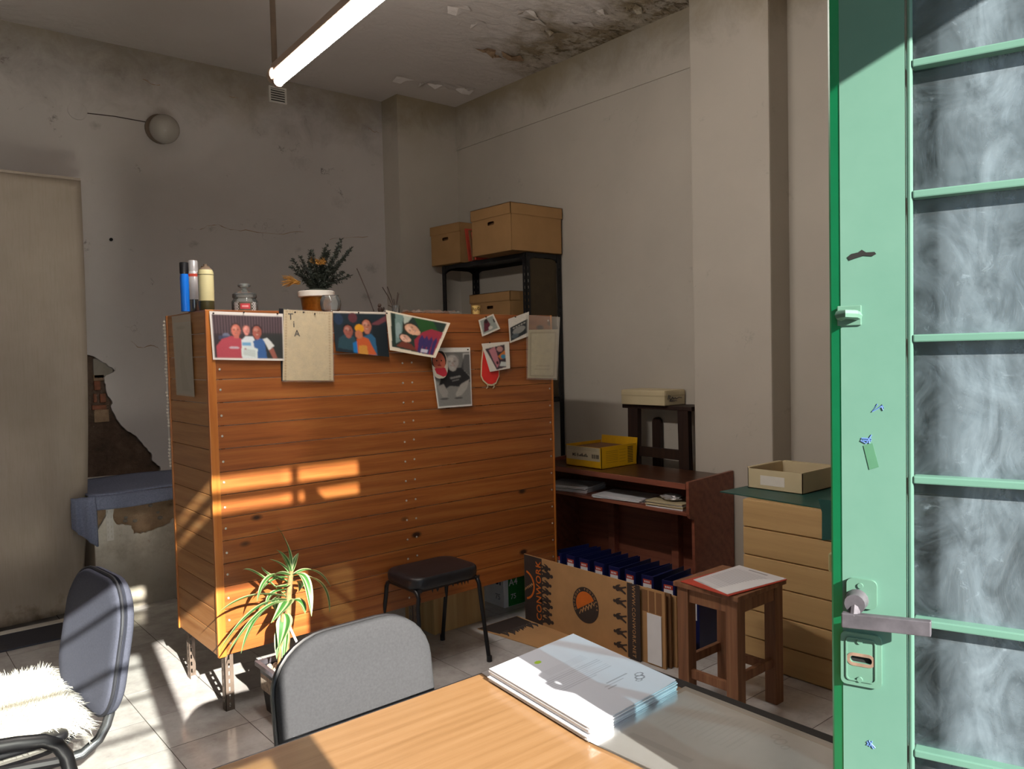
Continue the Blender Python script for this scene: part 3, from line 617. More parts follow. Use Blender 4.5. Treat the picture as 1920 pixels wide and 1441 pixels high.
def screw(x, z):
    global ref
    if ref is None: ref = sm.build('screw', 'screwhead', cb, True, local=True); o = ref
    else: o = ref.copy(); COL.objects.link(o)
    o.matrix_parent_inverse = Matrix.Translation(-cb.location); o.location = (x, YF-.0003, z); o.rotation_euler = (math.pi/2, 0, 0)
for k in range(NB):
    z = ZB0+(k+.5)*bh
    screw(XA+.052, z+.006*math.sin(k*3)); screw(2.205, z-.004); screw(2.262, z+.004*math.sin(k)); screw(XB-.03, z+.02)
    if k % 2 == 0: pass
for i, (x, sx) in enumerate(((XA+.028, 1), (2.235, 1), (XB-.07, 1))):
    for (y, sy) in ((YF+.016, 1), (YR-.012, -1)):
        mb = MB(); zt = 1.78 if i != 1 else .9
        slotted(mb, x, x+.040, 0, zt, y, .0025, .036, (.008, .020)); slotted(mb, min(y, y+.04*sy), max(y, y+.04*sy), 0, zt, x, .0025, .036, (.008, .020), 'Y')
        mb.build('slotted_leg', 'steel', cb)
bd = tag(thing('bead_string', 'string of white beads hanging down the rear left edge of the cabinet', 'beads', (XA, YR, 1.0)), 'string of white beads hanging down the rear left edge of the cabinet', 'beads')
zz = 1.775; bref = None; k = 0
while zz > 1.06:
    if not (1.44 < zz < 1.47 or 1.63 < zz < 1.65 or 1.20 < zz < 1.25):
        if bref is None:
            bm = bmesh.new(); bmesh.ops.create_icosphere(bm, subdivisions=1, radius=.0068); bref = MB().bm(bm).build('bead', 'pearl', bd, True, local=True); o = bref
        else: o = bref.copy(); COL.objects.link(o)
        o.matrix_parent_inverse = Matrix.Translation(-bd.location); o.location = (XA-.010-.002*math.sin(k), YR+.004, zz)
    zz -= .0165; k += 1
MB().tube([(XA-.010, YR+.004, 1.79), (XA-.011, YR+.004, 1.05)], .0012, 5).build('cord', 'white', bd)

# ------------------------------------------------------------------ photographs and papers pinned on the cabinet
YP = YF-.010
def Q(*pts, y=YP): return [onY(u, v, y) for u, v in pts]
def pin(parent, u, v, y=YP-.006, mat='pinhead'):
    p = onY(u, v, y); MB().tube([p, p+Vector((0, -.006, 0))], [.0042, .003], 8).build('push_pin', mat, parent, True)
def photo(name, label, cat, quad, paint, pins, curl=None, y=YP, group='family photographs pinned on the cabinet'):
    qd = Q(*quad, y=y); c = sum((Vector(p) for p in qd), Vector())/4; t = thing(name, label, cat, tuple(c), group)
    sheet('print', qd, paint, t, curl, soft=2)
    for (u, v) in pins: pin(t, u, v, y-.002-(.004 if curl else 0))
    return t
P1 = Paint(132, 88, '#d9d2cc'); P1.rect(.03, .07, .985, .96, '#3a2f33')
for k in range(26): P1.rect(.03+k*.0375, .07, .045+k*.0375, .5, '#6a545a', .6)
P1.rect(.03, .45, .985, .96, '#2c2629', .7).rect(.6, .42, .985, .96, '#262a28', .8).ell(.2, .5, .05, .06, '#7b86a0', 0, .6).rect(.1, .5, .3, .58, '#39405a', .8)
P1.poly([(.06, .96), (.06, .72), (.14, .57), (.27, .50), (.40, .55), (.46, .96)], '#a8434f').ell(.30, .74, .07, .025, '#b7a3ad')
P1.face(.335, .38, .075, '#c4705f', '#3a2a28').rect(.30, .48, .37, .55, '#b8675a')
P1.poly([(.40, .58), (.46, .50), (.56, .50), (.60, .62), (.60, .96), (.40, .96)], '#c9d0d4').face(.475, .37, .052, '#d58a80', '#8d5a4a').rect(.41, .63, .53, .69, '#3d8fbf', .8)
P1.poly([(.56, .60), (.64, .53), (.72, .56), (.75, .96), (.60, .96)], '#35598c').face(.62, .40, .075, '#9d5648', '#2a1c1e').poly([(.70, .55), (.76, .52), (.86, .68), (.78, .78)], '#c8c9c6').poly([(.78, .78), (.84, .72), (.90, .94), (.84, .96)], '#8a5145')
P1.poly([(.40, .70), (.62, .75), (.61, .96), (.39, .92)], '#cdd6d2').poly([(.425, .745), (.595, .785), (.585, .93), (.415, .885)], '#aab3b0', .6).ell(.45, .76, .012, .016, '#a0505a')
ph1 = photo('photo_print', 'wide colour photograph of three people holding a white certificate', 'photograph', ((392, 583), (530, 588), (531, 676), (399, 674)), P1, ((400, 587), (457, 585), (520, 588)), lambda x, y: .008*x*y+.003)
# dark folder spine behind the cream card
sp = onY(523, 578, YP+.005); sq = onY(531, 714, YP+.005)
tag(MB().bbox((sp.x, YP+.002, sq.z), (sq.x+.03, YP+.007, sp.z), .001).build('folder_spine', 'black'), 'narrow black binding strip beside the cream card', 'binding strip')
PC = Paint(100, 130, '#cbb898')
for k in range(26):
    for x in (.055, .93):
        PC.ell(x, .03+k*.038, .016, .012, '#96704a', 0, .7)
for k in range(18): PC.ell(.08+k*.05, .03, .012, .012, '#96704a', 0, .6)
PC.noise(.03, 2)
cd = photo('greeting_card', 'cream laminated card with a dotted border and the word TIA', 'card', ((532, 580), (623, 585), (625, 713), (530, 713)), PC, ((553, 585), (569, 585), (590, 588)), None, YP-.006, None)
for ch, u, v in (('T', 545, 594), ('i', 551, 608), ('A', 557, 625)):
    text(ch, .042, onY(u, v, YP-.008), (1, 0, 0), (0, 0, 1), 'print_dark', cd)
sheet('plastic_cover', Q((531, 578), (625, 584), (627, 716), (529, 716), y=YP-.012), Paint(2, 2, '#ffffff'), cd, None, 'sleeve')
P2 = Paint(104, 84, '#1d2830'); P2.rect(0, 0, 1, .05, '#cfc4b6').ell(.1, .2, .08, .14, '#27364e', 0, .8).ell(.36, .15, .08, .12, '#5d2f35', 0, .9).poly([(.7, .28), (1, .08), (1, .2), (.75, .35)], '#6a3a40').rect(.72, .3, 1, 1, '#172026')
P2.poly([(.05, .9), (.08, .66), (.2, .55), (.36, .6), (.42, .95)], '#28424b').face(.26, .47, .1, '#96564a', '#14100f').poly([(.33, .98), (.33, .75), (.4, .7), (.45, .98)], '#1a6aa5').face(.61, .33, .105, '#b06c58', '#1d1413').poly([(.5, .6), (.68, .5), (.76, .6), (.77, 1), (.55, 1)], '#2a5878')
P2.poly([(.4, 1), (.4, .65), (.5, .58), (.62, .62), (.76, .98)], '#b8552c').poly([(.42, 1), (.43, .8), (.58, .78), (.6, 1)], '#c08a3a', .9).ell(.47, .40, .085, .10, '#cf8f20').ell(.45, .54, .07, .1, '#b06a4c').noise(.06, 5)
photo('photo_print', 'dark colour photograph of a couple with a child in a yellow hat', 'photograph', ((623, 583), (722, 585), (728, 669), (628, 658)), P2, ((672, 586),), lambda x, y: .004+.006*y*y, YP-.002)
P3 = Paint(118, 92, '#d3c7b2'); P3.poly([(.08, .04), (.95, .04), (.93, .94), (.06, .90)], '#20302a').poly([(.15, .04), (.28, .04), (.26, .7), (.14, .8)], '#6d837f').poly([(.28, .04), (.42, .04), (.3, .35)], '#a9b0a4').poly([(.44, .04), (.75, .06), (.86, .28), (.6, .4)], '#234a22').ell(.2, .45, .05, .2, '#8b9c9c', 0, .7)
P3.poly([(.5, .62), (.62, .38), (.75, .26), (.95, .3), (.93, .94), (.55, .9)], '#8d2b3a')
for k in range(4): P3.poly([(.58+k*.085, .6), (.62+k*.085, .45), (.68+k*.075, .55), (.66+k*.085, .94), (.60+k*.085, .92)], '#1d2a5c', .9)
P3.poly([(.15, .86), (.28, .7), (.45, .74), (.6, .9)], '#6a3428').face(.43, .36, .115, '#d3a184', '#3a2a1e', -1.15).face(.32, .62, .085, '#d8a791', '#2a1c16', -1.3).rect(.66, .82, .8, .9, '#c6c3cf', .8).noise(.05, 8)
photo('photo_print', 'curled colour photograph of two smiling children lying sideways', 'photograph', ((722, 581), (834, 606), (806, 671), (727, 656)), P3, ((725, 587),), lambda x, y: .006+.045*x*x*(1-.3*y)+.015*y, YP-.006)
P4 = Paint(80, 140, '#d9d5cd'); P4.rect(.04, .08, .97, .97, '#8c8a86').rect(.04, .08, .97, .42, '#6a6865').poly([(.05, .62), (.97, .55), (.97, .97), (.05, .97)], '#7b7975').rect(.8, .1, .97, .5, '#a9a7a2')
P4.poly([(.12, .62), (.22, .44), (.42, .36), (.74, .34), (.96, .50), (.97, .58), (.66, .66), (.40, .64), (.30, .68)], '#222224').poly([(.74, .34), (.84, .12), (.97, .12), (.97, .5)], '#2c2c2e', .8)
P4.poly([(.07, .64), (.24, .60), (.34, .74), (.30, .82), (.18, .82), (.10, .72)], '#8f8a84').poly([(.70, .62), (.95, .54), (.86, .70), (.72, .80), (.56, .83), (.54, .78)], '#9a958e').face(.52, .24, .19, '#a39e98', '#77746f').poly([(.42, .50), (.70, .47), (.72, .50), (.44, .53)], '#8a8884', .7).poly([(.48, .55), (.66, .53), (.66, .55), (.48, .57)], '#8a8884', .5).ell(.22, .85, .12, .015, '#4a4846').ell(.62, .85, .12, .015, '#4a4846').noise(.08, 3)
photo('photo_print', 'tall black-and-white photograph of a grinning crouching child', 'photograph', ((805, 652), (881, 651), (884, 760), (820, 765)), P4, ((877, 655),), lambda x, y: .002+.004*y, YP)
# cut-out portrait on its corner
cut = []
for k in range(22):
    a = 2*math.pi*k/22; cut.append((.5+.5*math.cos(a)*(1 if math.sin(a) < 0 else .92), .5+.5*math.sin(a)))
PK = Paint(60, 90, '#b9b0a0'); PK.ell(.45, .3, .42, .34, '#1c1310').ell(.47, .38, .33, .3, '#b8614a').ell(.35, .36, .04, .025, '#1c1310').ell(.6, .36, .04, .025, '#1c1310').ell(.47, .52, .1, .03, '#8a3030').ell(.48, .45, .04, .04, '#a5503c').poly([(.2, .62), (.75, .6), (.85, .85), (.6, .9), (.3, .8)], '#b02a3a')
kt = thing('photo_cutout', 'small oval cut-out portrait of a toddler in red', 'photograph', tuple(onY(825, 685, YP-.01)), 'family photographs pinned on the cabinet')
k1 = sheet('print', Q((806, 656), (838, 656), (845, 711), (806, 711), y=YP-.012), PK, kt, lambda x, y: .01*y)
bm = bmesh.new(); bm.from_mesh(k1.data); q0 = Q((806, 656), (838, 656), (845, 711), (806, 711), y=YP-.012); cx0 = sum((p.x for p in q0))/4; cz0 = sum((p.z for p in q0))/4
rx = .052; rz = .075
bmesh.ops.delete(bm, geom=[v for v in bm.verts if abs((v.co.x-cx0+.0*(v.co.z-cz0))/rx)**2.6+abs((v.co.z-cz0)/rz)**2.6 > 1], context='VERTS'); bm.to_mesh(k1.data); bm.free()
P5 = Paint(50, 54, '#cfc8bc'); P5.rect(.09, .09, .9, .88, '#8d938b').poly([(.3, .2), (.5, .1), (.6, .5), (.4, .8), (.15, .8)], '#5a2430').ell(.42, .25, .1, .12, '#2a1c1c').ell(.55, .7, .12, .1, '#b9b4aa').rect(.82, .3, .9, .5, '#2a2a2a').noise(.15, 4)
photo('photo_print', 'small tilted instant photograph of a person on a pale background', 'photograph', ((897, 600), (925, 588), (938, 616), (904, 631)), P5, ((911, 594),))
P6 = Paint(56, 84, '#cfc8bc'); P6.poly([(.08, .38), (.92, .28), (.92, .84), (.08, .93)], '#23282a').ell(.5, .6, .32, .14, '#9b9a94', -.1, .7).ell(.3, .78, .18, .1, '#5a666c', 0, .7)
for k in range(5): P6.ell(.25+k*.13, .45-.015*k, .05, .035, '#aaa59c', 0, .8)
P6.noise(.15, 5)
photo('photo_print', 'small dark instant photograph of a group in pale clothes', 'photograph', ((952, 598), (991, 584), (990, 630), (955, 643)), P6, ((966, 594),), lambda x, y: .004)
P7 = Paint(70, 70, '#d3ccc0'); P7.poly([(.08, .2), (.82, .1), (.82, .92), (.34, .96)], '#3a2c34').poly([(.2, .25), (.45, .15), (.5, .5), (.52, .78), (.38, .9), (.28, .6)], '#b0727a').ell(.44, .72, .05, .06, '#3a1a20').poly([(.5, .5), (.82, .3), (.82, .6), (.6, .62)], '#c0702c').ell(.72, .53, .1, .08, '#3a7d9c').poly([(.5, .85), (.6, .7), (.82, .74), (.82, .9)], '#bfc3bd').ell(.62, .25, .12, .1, '#b0807a').noise(.06, 9)
photo('photo_print', 'square instant photograph of a crying baby above the red bird', 'photograph', ((902, 644), (954, 640), (956, 690), (918, 697)), P7, ((918, 642),), lambda x, y: .003, YP-.006)
bt = thing('bird_cutout', 'red paper bird cut-out with cream outline behind the baby photograph', 'cut-out', tuple(onY(918, 710, YP)))
ob = [onY(u, v, YP+.004) for u, v in ((905, 650), (902, 680), (901, 705), (905, 714), (914, 722), (922, 723), (930, 719), (936, 705), (936, 690), (930, 660), (918, 648))]
MB().prism(ob, (0, -.002, 0)).build('outline', 'creamcard', bt)
cc = sum(ob, Vector())/len(ob); MB().prism([cc+(p-cc)*.9+Vector((0, -.0025, 0)) for p in ob], (0, -.0012, 0)).build('body', 'redpaint', bt)
for u in (914, 926):
    p = onY(u, 721, YP+.003); MB().tube([p, p+Vector((.002, 0, -.014)), p+Vector((-.008, 0, -.020))], .0028, 6).build('foot', 'creamcard', bt); 
P8 = Paint(60, 100, '#b7aa8c'); P8.rect(.08, .06, .92, .96, '#8f8568').rect(.11, .075, .89, .945, '#bfb394').noise(.03, 1)
for k, (a_, b_) in enumerate(((.3, .75), (.2, .8), (.22, .76), (.25, .78))): P8.rect(a_, .74+k*.035, b_, .75+k*.035, '#6a604a', .7)
fc = photo('sleeved_card', 'cream bordered card in a clear plastic sleeve on the right edge of the cabinet', 'card', ((990, 618), (1047, 617), (1043, 709), (989, 708)), P8, (), None, YP-.004, None)
sheet('plastic_sleeve', Q((986, 590), (1050, 594), (1045, 712), (987, 711), y=YP-.010), Paint(2, 2, '#ffffff'), fc, None, 'sleeve')
# clear sleeve with a grey-green picture on the cabinet's left side
def QX(*pts, x=XA-.008): return [onX(u, v, x) for u, v in pts]
PS = Paint(40, 120, '#8c938a'); PS.rect(.06, .03, .94, .97, '#79847c').poly([(.35, .95), (.25, .6), (.35, .45), (.6, .2), (.55, .45), (.5, .55), (.8, .95)], '#4a544f', .8).ell(.4, .08, .28, .02, '#30403f').ell(.6, .3, .25, .2, '#95a097', 0, .5).noise(.04, 2)
st = thing('sleeved_picture', 'narrow grey-green picture in a clear sleeve on the cabinet left side', 'picture', tuple(onX(345, 670, XA-.008)))
sheet('print', QX((326, 605), (357, 602), (363, 741), (333, 736)), PS, st, None, 'vcol', (-1, 0, 0))
sheet('plastic_sleeve', QX((322, 593), (357, 588), (365, 744), (331, 740), x=XA-.012), Paint(2, 2, '#ffffff'), st, None, 'sleeve', (-1, 0, 0))

# ------------------------------------------------------------------ things standing on the cabinet (z = ZT)
def pot_at(u, v, y): p = onY(u, v, y); return p
def bottle(name, label, u, y, r, h, prof, mat, group='bottles and cans on the cabinet'):
    p = onY(u, 580, y); t = thing(name, label, 'bottle' if 'bottle' in name else 'spray can', (p.x, y, ZT), group)
    return t, p.x
t, x = bottle('spray_bottle', 'slim bright blue bottle with black cap on the cabinet', 348, 3.66, .02, .22, None, None)
MB().lathe([(.018, 0), (.019, .004), (.019, .15), (.017, .168)], (x, 3.66, ZT), 20).build('body', 'bluebottle', t, True); MB().lathe([(.017, .168), (.019, .172), (.019, .218), (.017, .22)], (x, 3.66, ZT), 20).build('cap', 'black', t, True)
t, x = bottle('spray_can', 'white and silver spray can standing between the blue bottle and the cream can', 365, 3.74, .02, .22, None, None)
MB().lathe([(.026, 0), (.028, .004), (.028, .06)], (x, 3.74, ZT), 20).build('silver_base', 'chrome', t, True); MB().lathe([(.028, .06), (.028, .18), (.024, .19)], (x, 3.74, ZT), 20).build('body', 'alu', t, True)
MB().lathe([(.0283, .165), (.0283, .178)], (x, 3.74, ZT), 20).build('red_band', 'red', t, True); MB().lathe([(.022, .19), (.022, .235), (.019, .24)], (x, 3.74, ZT), 20).build('cap', 'alu', t, True)
for z, m_ in ((.145, 'darkblue'), (.112, 'ink')): MB().lathe([(.008, 0), (.008, .001)], (0, 0, 0), 12).build('printed_mark', m_, t).matrix_world = Matrix.Translation((x-.002, 3.7118, ZT+z))@Matrix.Rotation(math.pi/2, 4, 'X')
t, x = bottle('spray_can', 'cream spray can with an olive base on the cabinet', 388, 3.60, .03, .2, None, None)
MB().lathe([(.031, 0), (.033, .004), (.033, .045)], (x, 3.60, ZT), 24).build('olive_base', 'olive', t, True); MB().lathe([(.0335, .045), (.034, .05), (.034, .172), (.030, .184)], (x, 3.60, ZT), 24).build('body', 'cream', t, True)
MB().lathe([(.030, .184), (.024, .192), (.018, .194), (.018, .2), (.008, .202), (.008, .21)], (x, 3.60, ZT), 24).build('valve', 'rod', t, True); MB().lathe([(.0342, .16), (.0342, .163)], (x, 3.60, ZT), 24).build('dark_band', 'olive', t, True)
# glass jar
p = onY(459, 570, 3.66); t = thing('glass_jar', 'small lidded glass jar with a chequered label on the cabinet', 'jar', (p.x, 3.66, ZT))
MB().lathe([(.056, 0), (.060, .006), (.060, .05), (.052, .062), (.050, .07)], (p.x, 3.66, ZT), 28).build('body', 'jar', t, True)
MB().lathe([(.05, .002), (.052, .006), (.052, .03)], (p.x, 3.66, ZT), 24).build('contents', 'olive', t, True)
MB().lathe([(.054, .066), (.056, .07), (.056, .085), (.046, .092), (.02, .1), (.012, .106), (.012, .112), (.028, .12), (.03, .128), (.022, .135)], (p.x, 3.66, ZT), 28).build('lid', 'jar', t, True)
PJ = Paint(60, 20, '#1a1a1a')
for i in range(6):
    for j in range(6):
        if (i+j) % 2: PJ.rect(i*.035, j/6, i*.035+.035, (j+1)/6, '#d8d8d8'); PJ.rect(.79+i*.035, j/6, .825+i*.035, (j+1)/6, '#d8d8d8')
PJ.rect(.22, 0, .78, 1, '#5a5348').rect(.3, .2, .7, .8, '#c04048').rect(.36, .4, .64, .6, '#e0a0a0')
def jl(): 
    vs = []; W, H_ = 60, 20
    me = bpy.data.meshes.new('label')
    for j in range(H_):
        for i in range(W):
            a = -math.pi/2-.9+1.8*i/(W-1)-.35; vs.append((p.x+.0607*math.cos(a), 3.66+.0607*math.sin(a), ZT+.046-.040*j/(H_-1)))
    me.from_pydata(vs, [], [(j*W+i, j*W+i+1, (j+1)*W+i+1, (j+1)*W+i) for j in range(H_-1) for i in range(W-1)])
    ca = me.color_attributes.new('Col', 'FLOAT_COLOR', 'POINT'); ar = np.ones((W*H_, 4), np.float32); ar[:, :3] = PJ.a.reshape(-1, 3); ca.data.foreach_set('color', ar.ravel()); link('label', me, 'vcol', t)
jl()
# gilt pot with a dark bushy plant
p = onY(594, 575, 3.78); t = thing('potted_bush', 'dark bushy plant in a gilt pot with a white rim on the cabinet', 'potted plant', (p.x, 3.78, ZT))
MB().lathe([(.066, 0), (.070, .004), (.082, .095)], (p.x, 3.78, ZT), 30).build('pot', 'gold', t, True); MB().lathe([(.084, .09), (.093, .094), (.094, .118), (.088, .122), (.08, .118)], (p.x, 3.78, ZT), 30).build('rim', 'white', t, True)
MB().lathe([(.08, .1), (.06, .13), (.01, .14)], (p.x, 3.78, ZT), 18).build('soil', 'leafdark', t)
rb = random.Random(11); base = Vector((p.x, 3.78, ZT+.11)); mb = MB()
tips = [onY(u, v, 3.78) for u, v in ((548, 488), (560, 482), (575, 476), (585, 470), (602, 470), (612, 462), (630, 452), (648, 462), (655, 468), (640, 480), (630, 492), (652, 518), (640, 510), (620, 500), (545, 500), (556, 512), (590, 495), (600, 485), (570, 500), (622, 470), (615, 480), (580, 490))]
for tp in tips:
    tp = tp+Vector((0, rb.uniform(-.07, .07), 0)); st0 = base+Vector((rb.uniform(-.04, .04), rb.uniform(-.03, .03), 0)); L = (tp-st0).length
    pts = [st0.lerp(tp, k/5)+Vector((0, 0, .012*math.sin(k/5*3.14))) for k in range(6)]; mb.tube(pts, [.003, .0028, .0024, .002, .0016, .001], 5)
    for k in range(int(L*900)):
        f = rb.uniform(.12, 1.02); c = st0.lerp(tp, f); d = Vector((rb.gauss(0, 1), rb.gauss(0, 1), rb.gauss(.4, .8))).normalized(); l = rb.uniform(.016, .030)*(1.1-.4*f); s = d.cross(Vector((rb.gauss(0, 1), rb.gauss(0, 1), rb.gauss(0, 1)))).normalized()*.0028
        m_ = c+d*l*.5; mb.add([c, m_+s, c+d*l, m_-s], [(0, 1, 2, 3)])
fo = mb.build('foliage', 'leafdark', t); fo['kind'] = 'stuff'
mb = MB(); fl0 = onY(597, 492, 3.74)
for k in range(150):
    d = Vector((rb.gauss(0, 1), rb.gauss(-.3, .6), rb.gauss(.3, .6))).normalized()*rb.uniform(.012, .03); c = fl0+Vector((rb.uniform(-.035, .035), 0, rb.uniform(-.008, .012)+0)); s = Vector((.0028, 0, .001)); mb.add([c-s, c+s, c+d], [(0, 1, 2)])
mb.build('dry_flower', 'straw', t)['kind'] = 'stuff'
mb = MB(); c = onY(560, 530, 3.78)
for k in range(60):
    e = onY(rb.uniform(528, 545), rb.uniform(515, 538), 3.78)+Vector((0, rb.uniform(-.02, .02), 0)); mb.tube([c+Vector((rb.uniform(-.01, .01), 0, rb.uniform(-.01, .01))), c.lerp(e, .6)+Vector((0, 0, .006)), e], .0012, 4)
mb.build('straw_tuft', 'straw', t)['kind'] = 'stuff'
# glass fish bowl
p = onY(620, 575, 3.57); t = thing('glass_bowl', 'small round clear glass bowl beside the gilt pot', 'bowl', (p.x, 3.57, ZT))
MB().lathe([(.03, 0), (.046, .012), (.052, .04), (.050, .062), (.040, .080), (.041, .085)], (p.x, 3.57, ZT), 28).build('bowl_body', 'jar', t, True)
tag(MB().tube([onY(669, 503, 3.70), onY(686, 542, 3.64), onY(701, 583, 3.58)], .0028, 6).build('incense_stick', 'twig'), 'thin brown stick leaning on the back of the cabinet', 'stick')
p = onY(713, 575, 3.62); t = thing('dark_figurine', 'tiny dark carved figurine on the cabinet beside the thin stick', 'figurine', (p.x, 3.62, ZT))
MB().lathe([(.018, 0), (.02, .006), (.012, .012), (.014, .028), (.009, .036)], (p.x, 3.62, ZT), 12).build('body', 'twig', t, True); MB().lathe([(.004, .034), (.01, .042), (.009, .05), (.003, .056)], (p.x-.004, 3.62, ZT), 12).build('head', 'twig', t, True); MB().tube([(p.x+.012, 3.62, ZT+.012), (p.x+.022, 3.62, ZT+.026), (p.x+.02, 3.62, ZT+.036)], .004, 6).build('arm', 'twig', t)
p = onY(742, 575, 3.62); t = thing('twig_vase', 'little glass of dry dark twigs on the cabinet', 'vase', (p.x, 3.62, ZT))
MB().lathe([(.018, 0), (.02, .003), (.022, .045), (.021, .046)], (p.x, 3.62, ZT), 18).build('glass', 'jar', t, True)
for (u, v) in ((717, 538), (726, 537), (748, 550), (738, 560), (728, 572), (746, 548)):
    e = onY(u, v, 3.62); MB().tube([(p.x, 3.62, ZT+.006), Vector((p.x, 3.62, ZT+.03)).lerp(e, .55), e], .0024, 5).build('twig', 'twig', t)
p = onY(893, 580, 3.60); t = thing('patterned_mug', 'small yellow mug with dark floral pattern on the cabinet', 'mug', (p.x, 3.60, ZT))
PM = Paint(60, 30, '#a98f55'); 
for k in range(9): PM.ell(.06+k*.11, .35+.12*(k % 2), .05, .14, '#2a2016').ell(.06+k*.11, .35+.12*(k % 2), .022, .06, '#c9a24a')
PM.rect(0, .9, 1, 1, '#3a2d1c'); vs = []; W, H_ = 60, 30
for j in range(H_):
    for i in range(W): a = 2*math.pi*i/(W-1); r = .026-.004*j/(H_-1); vs.append((p.x+r*math.cos(a), 3.60+r*math.sin(a), ZT+.055-.055*j/(H_-1)))
me = bpy.data.meshes.new('cup'); me.from_pydata(vs, [], [(j*W+i, j*W+i+1, (j+1)*W+i+1, (j+1)*W+i) for j in range(H_-1) for i in range(W-1)]); ca = me.color_attributes.new('Col', 'FLOAT_COLOR', 'POINT'); ar = np.ones((W*H_, 4), np.float32); ar[:, :3] = PM.a.reshape(-1, 3); ca.data.foreach_set('color', ar.ravel()); link('cup', me, 'vcol', t, True)
MB().lathe([(.024, .045), (.024, .047)], (p.x, 3.60, ZT), 18).build('inside', 'twig', t)
mb = MB(); rp = random.Random(2); nx = 26; vs = []
for j in range(5):
    for i in range(nx+1): a = onY(765+i*3.7, 583, 3.56); vs.append((a.x, 3.54+j*.03, ZT+.004+rp.uniform(0, .022)*(1 if 0 < j < 4 else .2)))
tag(mb.add(vs, [(j*(nx+1)+i, j*(nx+1)+i+1, (j+1)*(nx+1)+i+1, (j+1)*(nx+1)+i) for j in range(4) for i in range(nx)]).build('plastic_wrap', 'sleeve'), 'crumpled clear plastic wrap lying on the right of the cabinet top', 'plastic wrap')

# ================================================================== BLACK STEEL SHELF AND ARCHIVE BOXES
SX0, SX1, SY0, SY1, SZ = 4.05, 4.425, 4.60, 5.72, 2.36
sh = thing('steel_shelf', 'tall black slotted steel shelf in the corner behind the cabinet', 'shelf', ((SX0+SX1)/2, (SY0+SY1)/2, 0))
for (x, sx) in ((SX0, 1), (SX1, -1)):
    for (y, sy) in ((SY0, 1), (SY1, -1)):
        mb = MB(); slotted(mb, min(x, x+.042*sx), max(x, x+.042*sx), 0, SZ, y, .003, .05, (.007, .022)); slotted(mb, min(y, y+.042*sy), max(y, y+.042*sy), 0, SZ, x, .003, .05, (.007, .022), 'Y'); mb.build('slotted_post', 'blackmetal', sh)
for z in (.12, .62, 1.18, 1.755, 2.325):
    mb = MB().box((SX0+.004, SY0+.004, z+.028), (SX1-.001, SY1-.001, z+.033)); 
    for a, b in (((SX0+.003, SY0+.003, z), (SX0+.006, SY1, z+.033)), ((SX1-.006, SY0+.003, z), (SX1-.003, SY1, z+.033)), ((SX0+.003, SY0+.003, z), (SX1, SY0+.006, z+.033)), ((SX0+.003, SY1-.006, z), (SX1, SY1-.003, z+.033))): mb.box(a, b)
    mb.build('shelf_plate', 'blackmetal', sh)
def gusset(x, y, dx, dy):
    n = 7; r = .10; pts = [Vector((x, y, 2.325)), Vector((x+dx*r, y+dy*r, 2.325))]+[Vector((x+dx*(r-r*math.sin(math.radians(90*k/n))), y+dy*(r-r*math.sin(math.radians(90*k/n))), 2.325-(r-r*math.cos(math.radians(90*k/n))))) for k in range(1, n+1)]
    MB().prism(pts, (0.003 if dx == 0 else 0, .003 if dy == 0 else 0, 0)).build('corner_gusset', 'blackmetal', sh)
for y, s in ((SY0+.01, 1), (SY1-.01, -1)): gusset(SX0+.006, y, 0, s); gusset(SX1-.008, y, 0, s)
for y in (SY0+.006, SY1-.009): gusset(SX0+.01, y, 1, 0); gusset(SX1-.01, y, -1, 0)
tag(MB().box((SX0+.045, SY0+.012, 1.19+.035), (SX1-.045, SY0+.018, 2.322)).build('hardboard_sheet', plain('olive_hardboard', '#3d321f', .7)), 'olive brown hardboard sheet closing the near end of the steel shelf', 'board')
tag(MB().bbox((SX0-.002, SY0+.05, 1.215), (SX1-.06, SY0+.36, 1.34), .01).build('blue_bundle', 'darkblue'), 'dark blue bundle on the steel shelf beside the cabinet', 'bundle')
